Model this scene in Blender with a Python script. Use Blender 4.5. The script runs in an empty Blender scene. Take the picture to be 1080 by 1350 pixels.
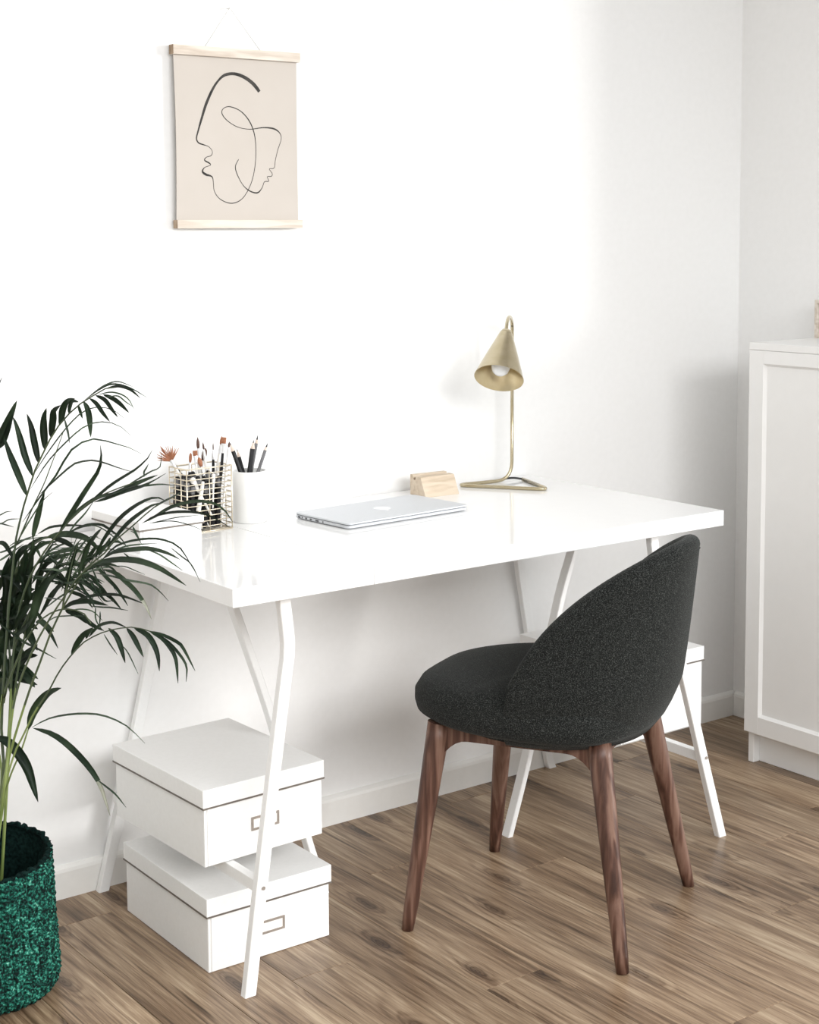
import bpy, bmesh, math, random
from mathutils import Vector, Matrix, noise

random.seed(7)
sc = bpy.context.scene
COL = sc.collection
PI = math.pi

# ---------------------------------------------------------------- camera
CAM = Vector((-1.9318, -2.9838, 1.376))
YAW, PITCH, ROLL, FPX, SHY = -0.6397, 0.0984, -0.0063, 2082.8, -164.0
cyw, syw = math.cos(YAW), math.sin(YAW)
fw0 = Vector((-syw, cyw, 0)); rt0 = Vector((cyw, syw, 0)); up0 = Vector((0, 0, 1))
FWD = fw0 * math.cos(PITCH) - up0 * math.sin(PITCH)
up1 = up0 * math.cos(PITCH) + fw0 * math.sin(PITCH)
RGT = rt0 * math.cos(ROLL) + up1 * math.sin(ROLL)
UPV = up1 * math.cos(ROLL) - rt0 * math.sin(ROLL)
cam = bpy.data.cameras.new('camera')
cam.sensor_fit = 'AUTO'; cam.sensor_width = 36.0
cam.lens = FPX / 1350.0 * 36.0
cam.shift_y = SHY / 1350.0
cam.clip_start = 0.05
co = bpy.data.objects.new('camera', cam); COL.objects.link(co)
m = Matrix((RGT, UPV, -FWD)).transposed().to_4x4(); m.translation = CAM
co.matrix_world = m
sc.camera = co

# ---------------------------------------------------------------- light
world = bpy.data.worlds.new('overcast_sky'); sc.world = world; world.use_nodes = True
bg = world.node_tree.nodes['Background']
bg.inputs[0].default_value = (0.965, 0.985, 1.0, 1); bg.inputs[1].default_value = 0.95
sun = bpy.data.lights.new('low_window_sun', 'SUN')
sun.energy = 2.1; sun.angle = math.radians(13); sun.color = (1.0, 0.992, 0.98)
so = bpy.data.objects.new('low_window_sun', sun); COL.objects.link(so)
sd = Vector((-1.35, 1.0, -0.16))
so.rotation_euler = sd.to_track_quat('-Z', 'Y').to_euler(); so.location = (3, -3, 2)
al = bpy.data.lights.new('fill_behind_camera', 'AREA'); al.shape = 'RECTANGLE'; al.size = 3.6; al.size_y = 0.9  # added fill light aimed at the lower room, no real window there
al.energy = 43; al.spread = math.radians(95); al.color = (1.0, 1.0, 1.0)
ao = bpy.data.objects.new('fill_behind_camera', al); COL.objects.link(ao)
ao.location = (-0.7, -3.9, 2.2); ao.rotation_euler = (math.radians(56), 0, 0)
vs = sc.view_settings
vs.view_transform = 'Standard'; vs.look = 'None'; vs.gamma = 1.0
vs.use_curve_mapping = False; vs.exposure = -0.12

# ---------------------------------------------------------------- materials
def nmat(name, col=(0.8, 0.8, 0.8), rough=0.5, metal=0.0, spec=0.5):
    mt = bpy.data.materials.new(name); mt.use_nodes = True
    b = mt.node_tree.nodes['Principled BSDF']
    b.inputs['Base Color'].default_value = (*col, 1)
    b.inputs['Roughness'].default_value = rough
    b.inputs['Metallic'].default_value = metal
    b.inputs['Specular IOR Level'].default_value = spec
    return mt, mt.node_tree, b

def N(nt, t, **kw):
    n = nt.nodes.new(t)
    for k, v in kw.items():
        if k.startswith('i_'):
            n.inputs[k[2:].replace('_', ' ')].default_value = v
        else: setattr(n, k, v)
    return n

def ramp(nt, stops):
    r = nt.nodes.new('ShaderNodeValToRGB')
    el = r.color_ramp.elements
    while len(el) < len(stops): el.new(0.5)
    for e, (p, c) in zip(el, stops):
        e.position = p; e.color = (*c, 1) if len(c) == 3 else c
    return r

def noisy(mt, c1, c2, scale, bump=0.0, coord='Object', vec_scale=None, detail=4, rough=None):
    mat, nt, b = mt
    tc = N(nt, 'ShaderNodeTexCoord'); src = tc.outputs[coord]
    if vec_scale:
        mp = N(nt, 'ShaderNodeMapping'); mp.inputs['Scale'].default_value = vec_scale
        nt.links.new(src, mp.inputs[0]); src = mp.outputs[0]
    nz = N(nt, 'ShaderNodeTexNoise'); nz.inputs['Scale'].default_value = scale; nz.inputs['Detail'].default_value = detail
    nt.links.new(src, nz.inputs['Vector'])
    r = ramp(nt, [(0.35, c1), (0.65, c2)])
    nt.links.new(nz.outputs[0], r.inputs[0]); nt.links.new(r.outputs[0], b.inputs['Base Color'])
    if bump:
        bp = N(nt, 'ShaderNodeBump'); bp.inputs['Strength'].default_value = bump; bp.inputs['Distance'].default_value = 0.001
        nt.links.new(nz.outputs[0], bp.inputs['Height']); nt.links.new(bp.outputs[0], b.inputs['Normal'])
    return mat

def wood(name, dark, mid, light, grain=(40, 3, 40), rough=0.5, streak=0.5, rand=True, knots=False):
    mat, nt, b = nmat(name, mid, rough, spec=0.35)
    L = nt.links.new
    tc = N(nt, 'ShaderNodeTexCoord'); oi = N(nt, 'ShaderNodeObjectInfo')
    sh = N(nt, 'ShaderNodeVectorMath', operation='SCALE'); sh.inputs[0].default_value = (13.1, 27.7, 5.3)
    L(oi.outputs['Random'], sh.inputs['Scale'])
    ad = N(nt, 'ShaderNodeVectorMath', operation='ADD')
    L(tc.outputs['Object'], ad.inputs[0]); L(sh.outputs[0], ad.inputs[1])
    mp = N(nt, 'ShaderNodeMapping'); mp.inputs['Scale'].default_value = grain
    L(ad.outputs[0], mp.inputs[0])
    # warp
    wn = N(nt, 'ShaderNodeTexNoise'); wn.inputs['Scale'].default_value = 0.22 if knots else 0.5; wn.inputs['Detail'].default_value = 3
    L(mp.outputs[0], wn.inputs['Vector'])
    n1 = N(nt, 'ShaderNodeTexNoise'); n1.inputs['Scale'].default_value = 1.0; n1.inputs['Detail'].default_value = 8; n1.inputs['Roughness'].default_value = 0.65
    n1.inputs['Distortion'].default_value = 0.6
    L(mp.outputs[0], n1.inputs['Vector'])
    # ring bands from warped field
    mu = N(nt, 'ShaderNodeMath', operation='MULTIPLY'); mu.inputs[1].default_value = 26.0
    L(wn.outputs[0], mu.inputs[0])
    fr = N(nt, 'ShaderNodeMath', operation='SINE'); L(mu.outputs[0], fr.inputs[0])
    mr = N(nt, 'ShaderNodeMapRange'); mr.inputs['From Min'].default_value = -1; mr.inputs['From Max'].default_value = 1
    L(fr.outputs[0], mr.inputs['Value'])
    mx = N(nt, 'ShaderNodeMath', operation='MULTIPLY_ADD'); mx.inputs[1].default_value = 0.30
    L(mr.outputs[0], mx.inputs[0]); 
    m2 = N(nt, 'ShaderNodeMath', operation='MULTIPLY'); m2.inputs[1].default_value = 0.78
    L(n1.outputs[0], m2.inputs[0]); L(m2.outputs[0], mx.inputs[2])
    r = ramp(nt, [(0.30, dark), (0.50, mid), (0.74, light)])
    L(mx.outputs[0], r.inputs[0])
    col = r.outputs[0]
    if knots:
        kp = N(nt, 'ShaderNodeMapping'); kp.inputs['Scale'].default_value = (9, 2.6, 9); L(ad.outputs[0], kp.inputs[0])
        vo = N(nt, 'ShaderNodeTexNoise'); vo.inputs['Scale'].default_value = 1.0; vo.inputs['Detail'].default_value = 5; vo.inputs['Roughness'].default_value = 0.6
        L(kp.outputs[0], vo.inputs['Vector'])
        kr = ramp(nt, [(0.26, (0.28, 0.26, 0.25)), (0.40, (0.62, 0.6, 0.58)), (0.52, (1, 1, 1))])
        L(vo.outputs[0], kr.inputs[0])
        mm = N(nt, 'ShaderNodeMix', data_type='RGBA', blend_type='MULTIPLY'); mm.inputs[0].default_value = 0.9
        L(col, mm.inputs[6]); L(kr.outputs[0], mm.inputs[7]); col = mm.outputs[2]
        # fine pores
        pp = N(nt, 'ShaderNodeMapping'); pp.inputs['Scale'].default_value = (330, 9, 330); L(ad.outputs[0], pp.inputs[0])
        pn = N(nt, 'ShaderNodeTexNoise'); pn.inputs['Scale'].default_value = 1.0; pn.inputs['Detail'].default_value = 3
        L(pp.outputs[0], pn.inputs['Vector'])
        pr = ramp(nt, [(0.32, (0.45, 0.43, 0.42)), (0.50, (1, 1, 1))]); L(pn.outputs[0], pr.inputs[0])
        m3 = N(nt, 'ShaderNodeMix', data_type='RGBA', blend_type='MULTIPLY'); m3.inputs[0].default_value = 0.75
        L(col, m3.inputs[6]); L(pr.outputs[0], m3.inputs[7]); col = m3.outputs[2]
    if rand:
        hv = N(nt, 'ShaderNodeHueSaturation')
        rr = N(nt, 'ShaderNodeMapRange'); rr.inputs['To Min'].default_value = 0.84; rr.inputs['To Max'].default_value = 1.16
        L(oi.outputs['Random'], rr.inputs['Value']); L(rr.outputs[0], hv.inputs['Value']); L(col, hv.inputs['Color']); col = hv.outputs[0]
    L(col, b.inputs['Base Color'])
    bp = N(nt, 'ShaderNodeBump'); bp.inputs['Strength'].default_value = 0.25; bp.inputs['Distance'].default_value = 0.0006
    L(mx.outputs[0], bp.inputs['Height']); L(bp.outputs[0], b.inputs['Normal'])
    return mat

M = {}
M['wall'] = noisy(nmat('wall_paint', rough=0.9, spec=0.2), (0.865, 0.862, 0.852), (0.88, 0.877, 0.868), 60, 0.05)
M['trim'] = noisy(nmat('trim_paint', rough=0.5), (0.84, 0.83, 0.80), (0.86, 0.85, 0.82), 40)
M['ceil'] = noisy(nmat('ceiling_paint', rough=0.95, spec=0.1), (0.86, 0.86, 0.85), (0.88, 0.88, 0.87), 30)
M['desk'] = noisy(nmat('desk_lacquer', rough=0.10, spec=0.5), (0.885, 0.885, 0.88), (0.895, 0.895, 0.89), 30)
M['cab'] = noisy(nmat('cabinet_foil', rough=0.4), (0.86, 0.855, 0.84), (0.87, 0.865, 0.85), 30)
M['metal_white'] = noisy(nmat('white_powder_coat', rough=0.38), (0.86, 0.86, 0.85), (0.88, 0.88, 0.87), 200, 0.05)
M['board'] = noisy(nmat('white_cardboard', rough=0.55, spec=0.35), (0.84, 0.838, 0.825), (0.86, 0.858, 0.846), 120, 0.05)
M['board_in'] = noisy(nmat('box_shadow_line', rough=0.8), (0.30, 0.28, 0.26), (0.36, 0.34, 0.31), 120)
M['tagm'] = noisy(nmat('bronze_label_frame', rough=0.45, metal=0.5), (0.34, 0.30, 0.265), (0.42, 0.37, 0.33), 80)
M['edge'] = noisy(nmat('box_edge_metal', rough=0.5, metal=0.4), (0.15, 0.13, 0.115), (0.22, 0.195, 0.17), 30)
M['paper_w'] = noisy(nmat('label_card', rough=0.9), (0.86, 0.84, 0.80), (0.88, 0.86, 0.82), 80)

mat, nt, b = nmat('oak_laminate', (0.2, 0.15, 0.1), 0.36, spec=0.4)
L = nt.links.new
def MA(op, a, c=None, d=None):
    n = nt.nodes.new('ShaderNodeMath'); n.operation = op
    for k, v in enumerate((a, c, d)):
        if v is None: continue
        if isinstance(v, (int, float)): n.inputs[k].default_value = v
        else: L(v, n.inputs[k])
    return n.outputs[0]
def NZ(vec, scale3, detail=3, rough=0.55, dist=0.0):
    mp = nt.nodes.new('ShaderNodeMapping'); mp.inputs['Scale'].default_value = scale3; L(vec, mp.inputs[0])
    n = nt.nodes.new('ShaderNodeTexNoise'); n.inputs['Scale'].default_value = 1.0; n.inputs['Detail'].default_value = detail
    n.inputs['Roughness'].default_value = rough; n.inputs['Distortion'].default_value = dist; L(mp.outputs[0], n.inputs['Vector']); return n.outputs[0]
tc = nt.nodes.new('ShaderNodeTexCoord'); oi = nt.nodes.new('ShaderNodeObjectInfo')
sh = nt.nodes.new('ShaderNodeVectorMath'); sh.operation = 'SCALE'; sh.inputs[0].default_value = (13.1, 27.7, 0.0); L(oi.outputs['Random'], sh.inputs['Scale'])
ad = nt.nodes.new('ShaderNodeVectorMath'); ad.operation = 'ADD'; L(tc.outputs['Object'], ad.inputs[0]); L(sh.outputs[0], ad.inputs[1]); pv = ad.outputs[0]
sx = nt.nodes.new('ShaderNodeSeparateXYZ'); L(pv, sx.inputs[0])
# knots: stretched cells, only some of them hold a knot
mp = nt.nodes.new('ShaderNodeMapping'); mp.inputs['Scale'].default_value = (9, 2.6, 1); L(pv, mp.inputs[0])
vo = nt.nodes.new('ShaderNodeTexVoronoi'); vo.voronoi_dimensions = '2D'; vo.inputs['Scale'].default_value = 1.0; L(mp.outputs[0], vo.inputs['Vector'])
wob = NZ(pv, (22, 14, 1), 3)
kd = MA('ADD', vo.outputs['Distance'], MA('MULTIPLY', MA('SUBTRACT', wob, 0.5), 0.16))
cs = nt.nodes.new('ShaderNodeSeparateColor'); L(vo.outputs['Color'], cs.inputs[0])
has = MA('GREATER_THAN', cs.outputs[0], 0.42)
near = MA('MULTIPLY', MA('POWER', 2.718, MA('MULTIPLY', kd, -6.5)), has)
low = NZ(pv, (5.5, 0.75, 1), 2)
phase = MA('ADD', MA('ADD', MA('MULTIPLY', sx.outputs[0], 150.0), MA('MULTIPLY', low, 46.0)), MA('ADD', MA('MULTIPLY', near, 26.0), MA('MULTIPLY', NZ(pv, (30, 4, 1), 3), 5.0)))
ring = MA('MULTIPLY_ADD', MA('SINE', phase), 0.5, 0.5)
ring = MA('POWER', ring, 2.2)
fine = NZ(pv, (420, 11, 1), 4, 0.6); med = NZ(pv, (95, 3.2, 1), 5, 0.65, 0.3); broad = NZ(pv, (9, 1.3, 1), 3)
tone = MA('ADD', MA('ADD', MA('MULTIPLY', med, 0.50), MA('MULTIPLY', fine, 0.32)), MA('MULTIPLY', MA('SUBTRACT', broad, 0.16), 0.55))
tone = MA('SUBTRACT', tone, MA('MULTIPLY', ring, MA('MULTIPLY_ADD', near, 0.09, 0.040)))
r = ramp(nt, [(0.38, (0.065, 0.038, 0.021)), (0.52, (0.215, 0.138, 0.082)), (0.63, (0.370, 0.262, 0.168)), (0.74, (0.560, 0.435, 0.300))])
L(tone, r.inputs[0])
# thin dark fissures
crk = NZ(pv, (70, 1.9, 1), 4, 0.6, 0.4)
cr = ramp(nt, [(0.30, (0.28, 0.24, 0.21)), (0.375, (0.72, 0.69, 0.66)), (0.43, (1, 1, 1))]); L(crk, cr.inputs[0])
m1 = nt.nodes.new('ShaderNodeMix'); m1.data_type = 'RGBA'; m1.blend_type = 'MULTIPLY'; m1.inputs[0].default_value = 0.9; L(r.outputs[0], m1.inputs[6]); L(cr.outputs[0], m1.inputs[7])
kn = MA('MULTIPLY', has, MA('SUBTRACT', 1.0, MA('MULTIPLY', kd, 5.2))); 
kr = ramp(nt, [(0.0, (1, 1, 1)), (0.35, (0.70, 0.66, 0.63)), (0.75, (0.28, 0.23, 0.20))]); L(kn, kr.inputs[0])
m2 = nt.nodes.new('ShaderNodeMix'); m2.data_type = 'RGBA'; m2.blend_type = 'MULTIPLY'; m2.inputs[0].default_value = 0.85; L(m1.outputs[2], m2.inputs[6]); L(kr.outputs[0], m2.inputs[7])
hv = nt.nodes.new('ShaderNodeHueSaturation'); mr = nt.nodes.new('ShaderNodeMapRange'); mr.inputs['To Min'].default_value = 0.78; mr.inputs['To Max'].default_value = 1.04
L(oi.outputs['Random'], mr.inputs['Value']); L(mr.outputs[0], hv.inputs['Value']); L(m2.outputs[2], hv.inputs['Color']); L(hv.outputs[0], b.inputs['Base Color'])
bp = nt.nodes.new('ShaderNodeBump'); bp.inputs['Strength'].default_value = 0.35; bp.inputs['Distance'].default_value = 0.0006; L(tone, bp.inputs['Height']); L(bp.outputs[0], b.inputs['Normal'])
M['floor'] = mat
M['walnut'] = wood('walnut_leg', (0.038, 0.016, 0.010), (0.098, 0.045, 0.030), (0.20, 0.115, 0.082), (55, 55, 4), 0.42, rand=False)
M['pine'] = wood('pale_pine', (0.56, 0.48, 0.40), (0.68, 0.61, 0.53), (0.76, 0.70, 0.62), (6, 60, 60), 0.7, rand=False)
M['pine_end'] = wood('pine_end_grain', (0.22, 0.155, 0.10), (0.34, 0.25, 0.175), (0.42, 0.32, 0.23), (60, 60, 20), 0.8, rand=False)
M['beech'] = wood('beech_block', (0.50, 0.40, 0.29), (0.60, 0.49, 0.37), (0.66, 0.56, 0.44), (10, 60, 60), 0.6, rand=False)
M['subfloor'] = noisy(nmat('subfloor', rough=0.9), (0.03, 0.02, 0.015), (0.05, 0.035, 0.025), 30)
M['poster'] = noisy(nmat('poster_paper', rough=0.85, spec=0.2), (0.545, 0.50, 0.452), (0.56, 0.515, 0.468), 9)
M['ink'] = noisy(nmat('black_ink', rough=0.8), (0.012, 0.011, 0.010), (0.05, 0.045, 0.04), 60)
M['cord'] = noisy(nmat('white_cord', rough=0.9), (0.52, 0.52, 0.50), (0.60, 0.60, 0.58), 300)
M['brass'] = noisy(nmat('brushed_brass', rough=0.24, metal=1.0), (0.50, 0.43, 0.285), (0.56, 0.49, 0.345), 40)
M['brass_in'] = noisy(nmat('brass_inner', rough=0.30, metal=1.0), (0.52, 0.42, 0.25), (0.58, 0.48, 0.30), 40)
M['bulb'] = noisy(nmat('opal_bulb_glass', rough=0.15), (0.86, 0.87, 0.88), (0.88, 0.89, 0.90), 20)
M['black'] = noisy(nmat('black_rubber', rough=0.5), (0.018, 0.018, 0.02), (0.028, 0.028, 0.03), 60)
M['alu'] = noisy(nmat('anodised_aluminium', rough=0.45, metal=0.35), (0.60, 0.62, 0.645), (0.62, 0.64, 0.665), 300)
M['alu_dark'] = noisy(nmat('laptop_gap', rough=0.5), (0.05, 0.05, 0.055), (0.08, 0.08, 0.085), 60)
M['logo'] = noisy(nmat('glossy_white_inlay', rough=0.08), (0.93, 0.93, 0.93), (0.95, 0.95, 0.95), 30)
M['gold_wire'] = noisy(nmat('pale_gold_wire', rough=0.35, metal=0.75), (0.70, 0.62, 0.48), (0.78, 0.70, 0.56), 90)
M['ceramic'] = noisy(nmat('white_ceramic', rough=0.3), (0.86, 0.86, 0.84), (0.88, 0.88, 0.86), 30)
M['handle_black'] = noisy(nmat('black_lacquer', rough=0.5, spec=0.25), (0.010, 0.010, 0.011), (0.02, 0.02, 0.022), 60)
M['handle_white'] = noisy(nmat('white_lacquer_handle', rough=0.35), (0.80, 0.78, 0.74), (0.86, 0.84, 0.80), 60)
M['ferrule'] = noisy(nmat('nickel_ferrule', rough=0.3, metal=0.8), (0.70, 0.70, 0.70), (0.80, 0.80, 0.80), 90)
M['hair_orange'] = noisy(nmat('orange_bristle', rough=0.7), (0.27, 0.10, 0.045), (0.38, 0.16, 0.085), 500, 0.3)
M['hair_brown'] = noisy(nmat('brown_bristle', rough=0.7), (0.06, 0.03, 0.022), (0.13, 0.065, 0.045), 500, 0.3)
M['graphite'] = noisy(nmat('graphite', rough=0.6, spec=0.2), (0.03, 0.03, 0.033), (0.05, 0.05, 0.053), 200)
M['grey_body'] = noisy(nmat('grey_pencil_lacquer', rough=0.3), (0.12, 0.12, 0.125), (0.18, 0.18, 0.185), 100)
M['bare_wood'] = noisy(nmat('sharpened_wood', rough=0.7), (0.62, 0.50, 0.42), (0.72, 0.60, 0.52), 200)
M['soil'] = noisy(nmat('potting_soil', rough=1.0), (0.012, 0.010, 0.008), (0.035, 0.026, 0.02), 200, 0.8)
M['inner_pot'] = noisy(nmat('black_nursery_pot', rough=0.5), (0.012, 0.014, 0.014), (0.02, 0.022, 0.022), 50)

# dark charcoal woven fabric
mat, nt, b = nmat('charcoal_wool', (0.03, 0.032, 0.031), 0.95, spec=0.06)
tc = N(nt, 'ShaderNodeTexCoord')
n1 = N(nt, 'ShaderNodeTexNoise'); n1.inputs['Scale'].default_value = 620; n1.inputs['Detail'].default_value = 3
n2 = N(nt, 'ShaderNodeTexNoise'); n2.inputs['Scale'].default_value = 9
nt.links.new(tc.outputs['Object'], n1.inputs['Vector']); nt.links.new(tc.outputs['Object'], n2.inputs['Vector'])
r1 = ramp(nt, [(0.36, (0.005, 0.0055, 0.0053)), (0.53, (0.015, 0.0165, 0.0155)), (0.72, (0.088, 0.093, 0.087))])
nt.links.new(n1.outputs[0], r1.inputs[0]); nt.links.new(r1.outputs[0], b.inputs['Base Color'])
bp = N(nt, 'ShaderNodeBump'); bp.inputs['Strength'].default_value = 0.6; bp.inputs['Distance'].default_value = 0.0008
nt.links.new(n1.outputs[0], bp.inputs['Height']); nt.links.new(bp.outputs[0], b.inputs['Normal'])
b.inputs['Sheen Weight'].default_value = 0.10; b.inputs['Sheen Roughness'].default_value = 0.5
b.inputs['Sheen Tint'].default_value = (0.8, 0.82, 0.8, 1)
M['fabric'] = mat

# palm leaves and stalks
mat, nt, b = nmat('palm_leaf', (0.03, 0.07, 0.03), 0.42, spec=0.4)
tc = N(nt, 'ShaderNodeTexCoord'); oi = N(nt, 'ShaderNodeObjectInfo')
n1 = N(nt, 'ShaderNodeTexNoise'); n1.inputs['Scale'].default_value = 14
nt.links.new(tc.outputs['Object'], n1.inputs['Vector'])
r1 = ramp(nt, [(0.30, (0.005, 0.012, 0.008)), (0.56, (0.014, 0.034, 0.018)), (0.80, (0.062, 0.102, 0.056))])
ad = N(nt, 'ShaderNodeMath', operation='MULTIPLY_ADD'); ad.inputs[1].default_value = 0.35; 
nt.links.new(oi.outputs['Random'], ad.inputs[0]); 
sb = N(nt, 'ShaderNodeMath', operation='SUBTRACT'); sb.inputs[1].default_value = 0.15
nt.links.new(n1.outputs[0], sb.inputs[0]); nt.links.new(sb.outputs[0], ad.inputs[2])
nt.links.new(ad.outputs[0], r1.inputs[0]); nt.links.new(r1.outputs[0], b.inputs['Base Color'])
tl = N(nt, 'ShaderNodeBsdfTranslucent'); ms = N(nt, 'ShaderNodeMixShader'); ms.inputs[0].default_value = 0.12
tcol = N(nt, 'ShaderNodeMix', data_type='RGBA', blend_type='ADD'); tcol.inputs[0].default_value = 1.0; tcol.inputs[7].default_value = (0.06, 0.10, 0.03, 1)
nt.links.new(r1.outputs[0], tcol.inputs[6]); nt.links.new(tcol.outputs[2], tl.inputs['Color'])
out_ = [n for n in nt.nodes if n.type == 'OUTPUT_MATERIAL'][0]
nt.links.new(b.outputs[0], ms.inputs[1]); nt.links.new(tl.outputs[0], ms.inputs[2]); nt.links.new(ms.outputs[0], out_.inputs['Surface'])
M['leaf'] = mat
M['leaf_tip'] = noisy(nmat('dry_leaf_tip', rough=0.6), (0.42, 0.44, 0.36), (0.55, 0.56, 0.47), 60)
M['stalk'] = noisy(nmat('green_stalk', rough=0.45), (0.10, 0.15, 0.035), (0.24, 0.30, 0.10), 8)
M['stalk_dark'] = noisy(nmat('dark_rachis', rough=0.5), (0.025, 0.045, 0.018), (0.06, 0.085, 0.035), 12)

# teal woven cord
mat, nt, b = nmat('teal_seagrass', (0.03, 0.2, 0.15), 0.8, spec=0.15)
tc = N(nt, 'ShaderNodeTexCoord')
n1 = N(nt, 'ShaderNodeTexNoise'); n1.inputs['Scale'].default_value = 210; n1.inputs['Detail'].default_value = 5
n2 = N(nt, 'ShaderNodeTexNoise'); n2.inputs['Scale'].default_value = 60; n2.inputs['Detail'].default_value = 3
for n in (n1, n2): nt.links.new(tc.outputs['Object'], n.inputs['Vector'])
av = N(nt, 'ShaderNodeMath', operation='MULTIPLY_ADD'); av.inputs[1].default_value = 0.75
s2 = N(nt, 'ShaderNodeMath', operation='MULTIPLY'); s2.inputs[1].default_value = 0.25
nt.links.new(n2.outputs[0], s2.inputs[0]); nt.links.new(n1.outputs[0], av.inputs[0]); nt.links.new(s2.outputs[0], av.inputs[2])
r1 = ramp(nt, [(0.42, (0.001, 0.007, 0.006)), (0.50, (0.005, 0.042, 0.032)), (0.57, (0.016, 0.155, 0.108)), (0.66, (0.11, 0.38, 0.28)), (0.74, (0.50, 0.66, 0.58))])
nt.links.new(av.outputs[0], r1.inputs[0]); nt.links.new(r1.outputs[0], b.inputs['Base Color'])
M['teal'] = mat
M['teal_dark'] = noisy(nmat('dark_seagrass_and_shade', rough=0.95, spec=0.08), (0.001, 0.005, 0.005), (0.006, 0.020, 0.017), 160)

# ---------------------------------------------------------------- helpers
def link(name, bm, mats, parent=None, smooth=False, loc=None):
    me = bpy.data.meshes.new(name); bm.to_mesh(me); bm.free()
    if not isinstance(mats, (list, tuple)): mats = [mats]
    for mm in mats: me.materials.append(mm)
    if smooth:
        for p in me.polygons: p.use_smooth = True
    o = bpy.data.objects.new(name, me); COL.objects.link(o)
    if parent: o.parent = parent
    if loc: o.location = loc
    return o

def thing(name, label, cat, loc=(0, 0, 0), rz=0, group=None):
    o = bpy.data.objects.new(name, None); COL.objects.link(o)
    o.empty_display_size = 0.05
    o.location = loc; o.rotation_euler = (0, 0, rz)
    o['label'] = label; o['category'] = cat
    if group: o['group'] = group
    return o

def tag(o, label, cat, group=None):
    o['label'] = label; o['category'] = cat
    if group: o['group'] = group
    return o

def struct(o): o['kind'] = 'structure'; return o

def box(bm, x0, x1, y0, y1, z0, z1, bev=0.0, mat=0, seg=2):
    vs_ = [bm.verts.new(p) for p in ((x0,y0,z0),(x1,y0,z0),(x1,y1,z0),(x0,y1,z0),(x0,y0,z1),(x1,y0,z1),(x1,y1,z1),(x0,y1,z1))]
    fs = [bm.faces.new([vs_[i] for i in f]) for f in ((3,2,1,0),(4,5,6,7),(0,1,5,4),(1,2,6,5),(2,3,7,6),(3,0,4,7))]
    for f in fs: f.material_index = mat
    if bev:
        es = list({e for f in fs for e in f.edges})
        r = bmesh.ops.bevel(bm, geom=es, offset=bev, segments=seg, affect='EDGES', profile=0.5)
        for f in r['faces']: f.material_index = mat
    return fs

def bx(*a, bev=0.0, seg=2):
    bm = bmesh.new(); box(bm, *a, bev=bev, seg=seg); return bm

def spline(pts, n):
    """Catmull-Rom through pts, n samples"""
    pts = [Vector(p) for p in pts]
    if len(pts) == 2:
        return [pts[0].lerp(pts[1], i / (n - 1)) for i in range(n)]
    P = [2 * pts[0] - pts[1]] + pts + [2 * pts[-1] - pts[-2]]
    # parametrise by length
    seg = [(pts[i + 1] - pts[i]).length for i in range(len(pts) - 1)]
    tot = sum(seg); out = []
    for k in range(n):
        s = tot * k / (n - 1); i = 0
        while i < len(seg) - 1 and s > seg[i]: s -= seg[i]; i += 1
        t = min(1, s / max(seg[i], 1e-9))
        a, b_, c, d = P[i], P[i + 1], P[i + 2], P[i + 3]
        out.append(0.5 * ((2 * b_) + (c - a) * t + (2 * a - 5 * b_ + 4 * c - d) * t * t + (3 * b_ - a - 3 * c + d) * t ** 3))
    return out

def tube(bm, pts, rad, seg=8, caps=True, closed=False, mat=0, smooth=True, flat=None):
    """sweep a circle (or flat=(hw, hh, upvec) rectangle) along pts; rad number or list"""
    pts = [Vector(p) for p in pts]; n = len(pts)
    if not isinstance(rad, (list, tuple)): rad = [rad] * n
    rings = []; prev = None
    for i, p in enumerate(pts):
        if closed: t = (pts[(i + 1) % n] - pts[i - 1]).normalized()
        else: t = (pts[min(i + 1, n - 1)] - pts[max(i - 1, 0)]).normalized()
        if prev is None:
            a = Vector((0, 0, 1)) if abs(t.z) < 0.9 else Vector((1, 0, 0))
            nrm = (a - t * a.dot(t)).normalized()
        else: nrm = (prev - t * prev.dot(t)).normalized()
        prev = nrm; bn = t.cross(nrm)
        rings.append([bm.verts.new(p + (nrm * math.cos(2 * PI * k / seg) + bn * math.sin(2 * PI * k / seg)) * rad[i]) for k in range(seg)])
    m_ = n if closed else n - 1
    for i in range(m_):
        A, B = rings[i], rings[(i + 1) % n]
        for k in range(seg):
            f = bm.faces.new((A[k], A[(k + 1) % seg], B[(k + 1) % seg], B[k])); f.smooth = smooth; f.material_index = mat
    if caps and not closed:
        f = bm.faces.new(rings[0][::-1]); f.material_index = mat
        f = bm.faces.new(rings[-1]); f.material_index = mat

def rect_bar(bm, pts, hx, hy):
    """legs: sweep an axis-aligned X-Y rectangle section through pts (mostly vertical)"""
    rings = []
    for p in pts:
        p = Vector(p)
        rings.append([bm.verts.new(p + Vector(q)) for q in ((-hx, -hy, 0), (hx, -hy, 0), (hx, hy, 0), (-hx, hy, 0))])
    for A, B in zip(rings, rings[1:]):
        for k in range(4): bm.faces.new((A[k], A[(k + 1) % 4], B[(k + 1) % 4], B[k]))
    bm.faces.new(rings[0][::-1]); bm.faces.new(rings[-1])
    bmesh.ops.recalc_face_normals(bm, faces=bm.faces)

def lathe(bm, prof, seg=32, center=(0, 0), mat=0, axis=None):
    rings = []
    for r, z in prof:
        rings.append([bm.verts.new((center[0] + r * math.cos(2 * PI * k / seg), center[1] + r * math.sin(2 * PI * k / seg), z)) for k in range(seg)])
    for A, B in zip(rings, rings[1:]):
        for k in range(seg):
            f = bm.faces.new((A[k], A[(k + 1) % seg], B[(k + 1) % seg], B[k])); f.smooth = True; f.material_index = mat
    return rings

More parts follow.
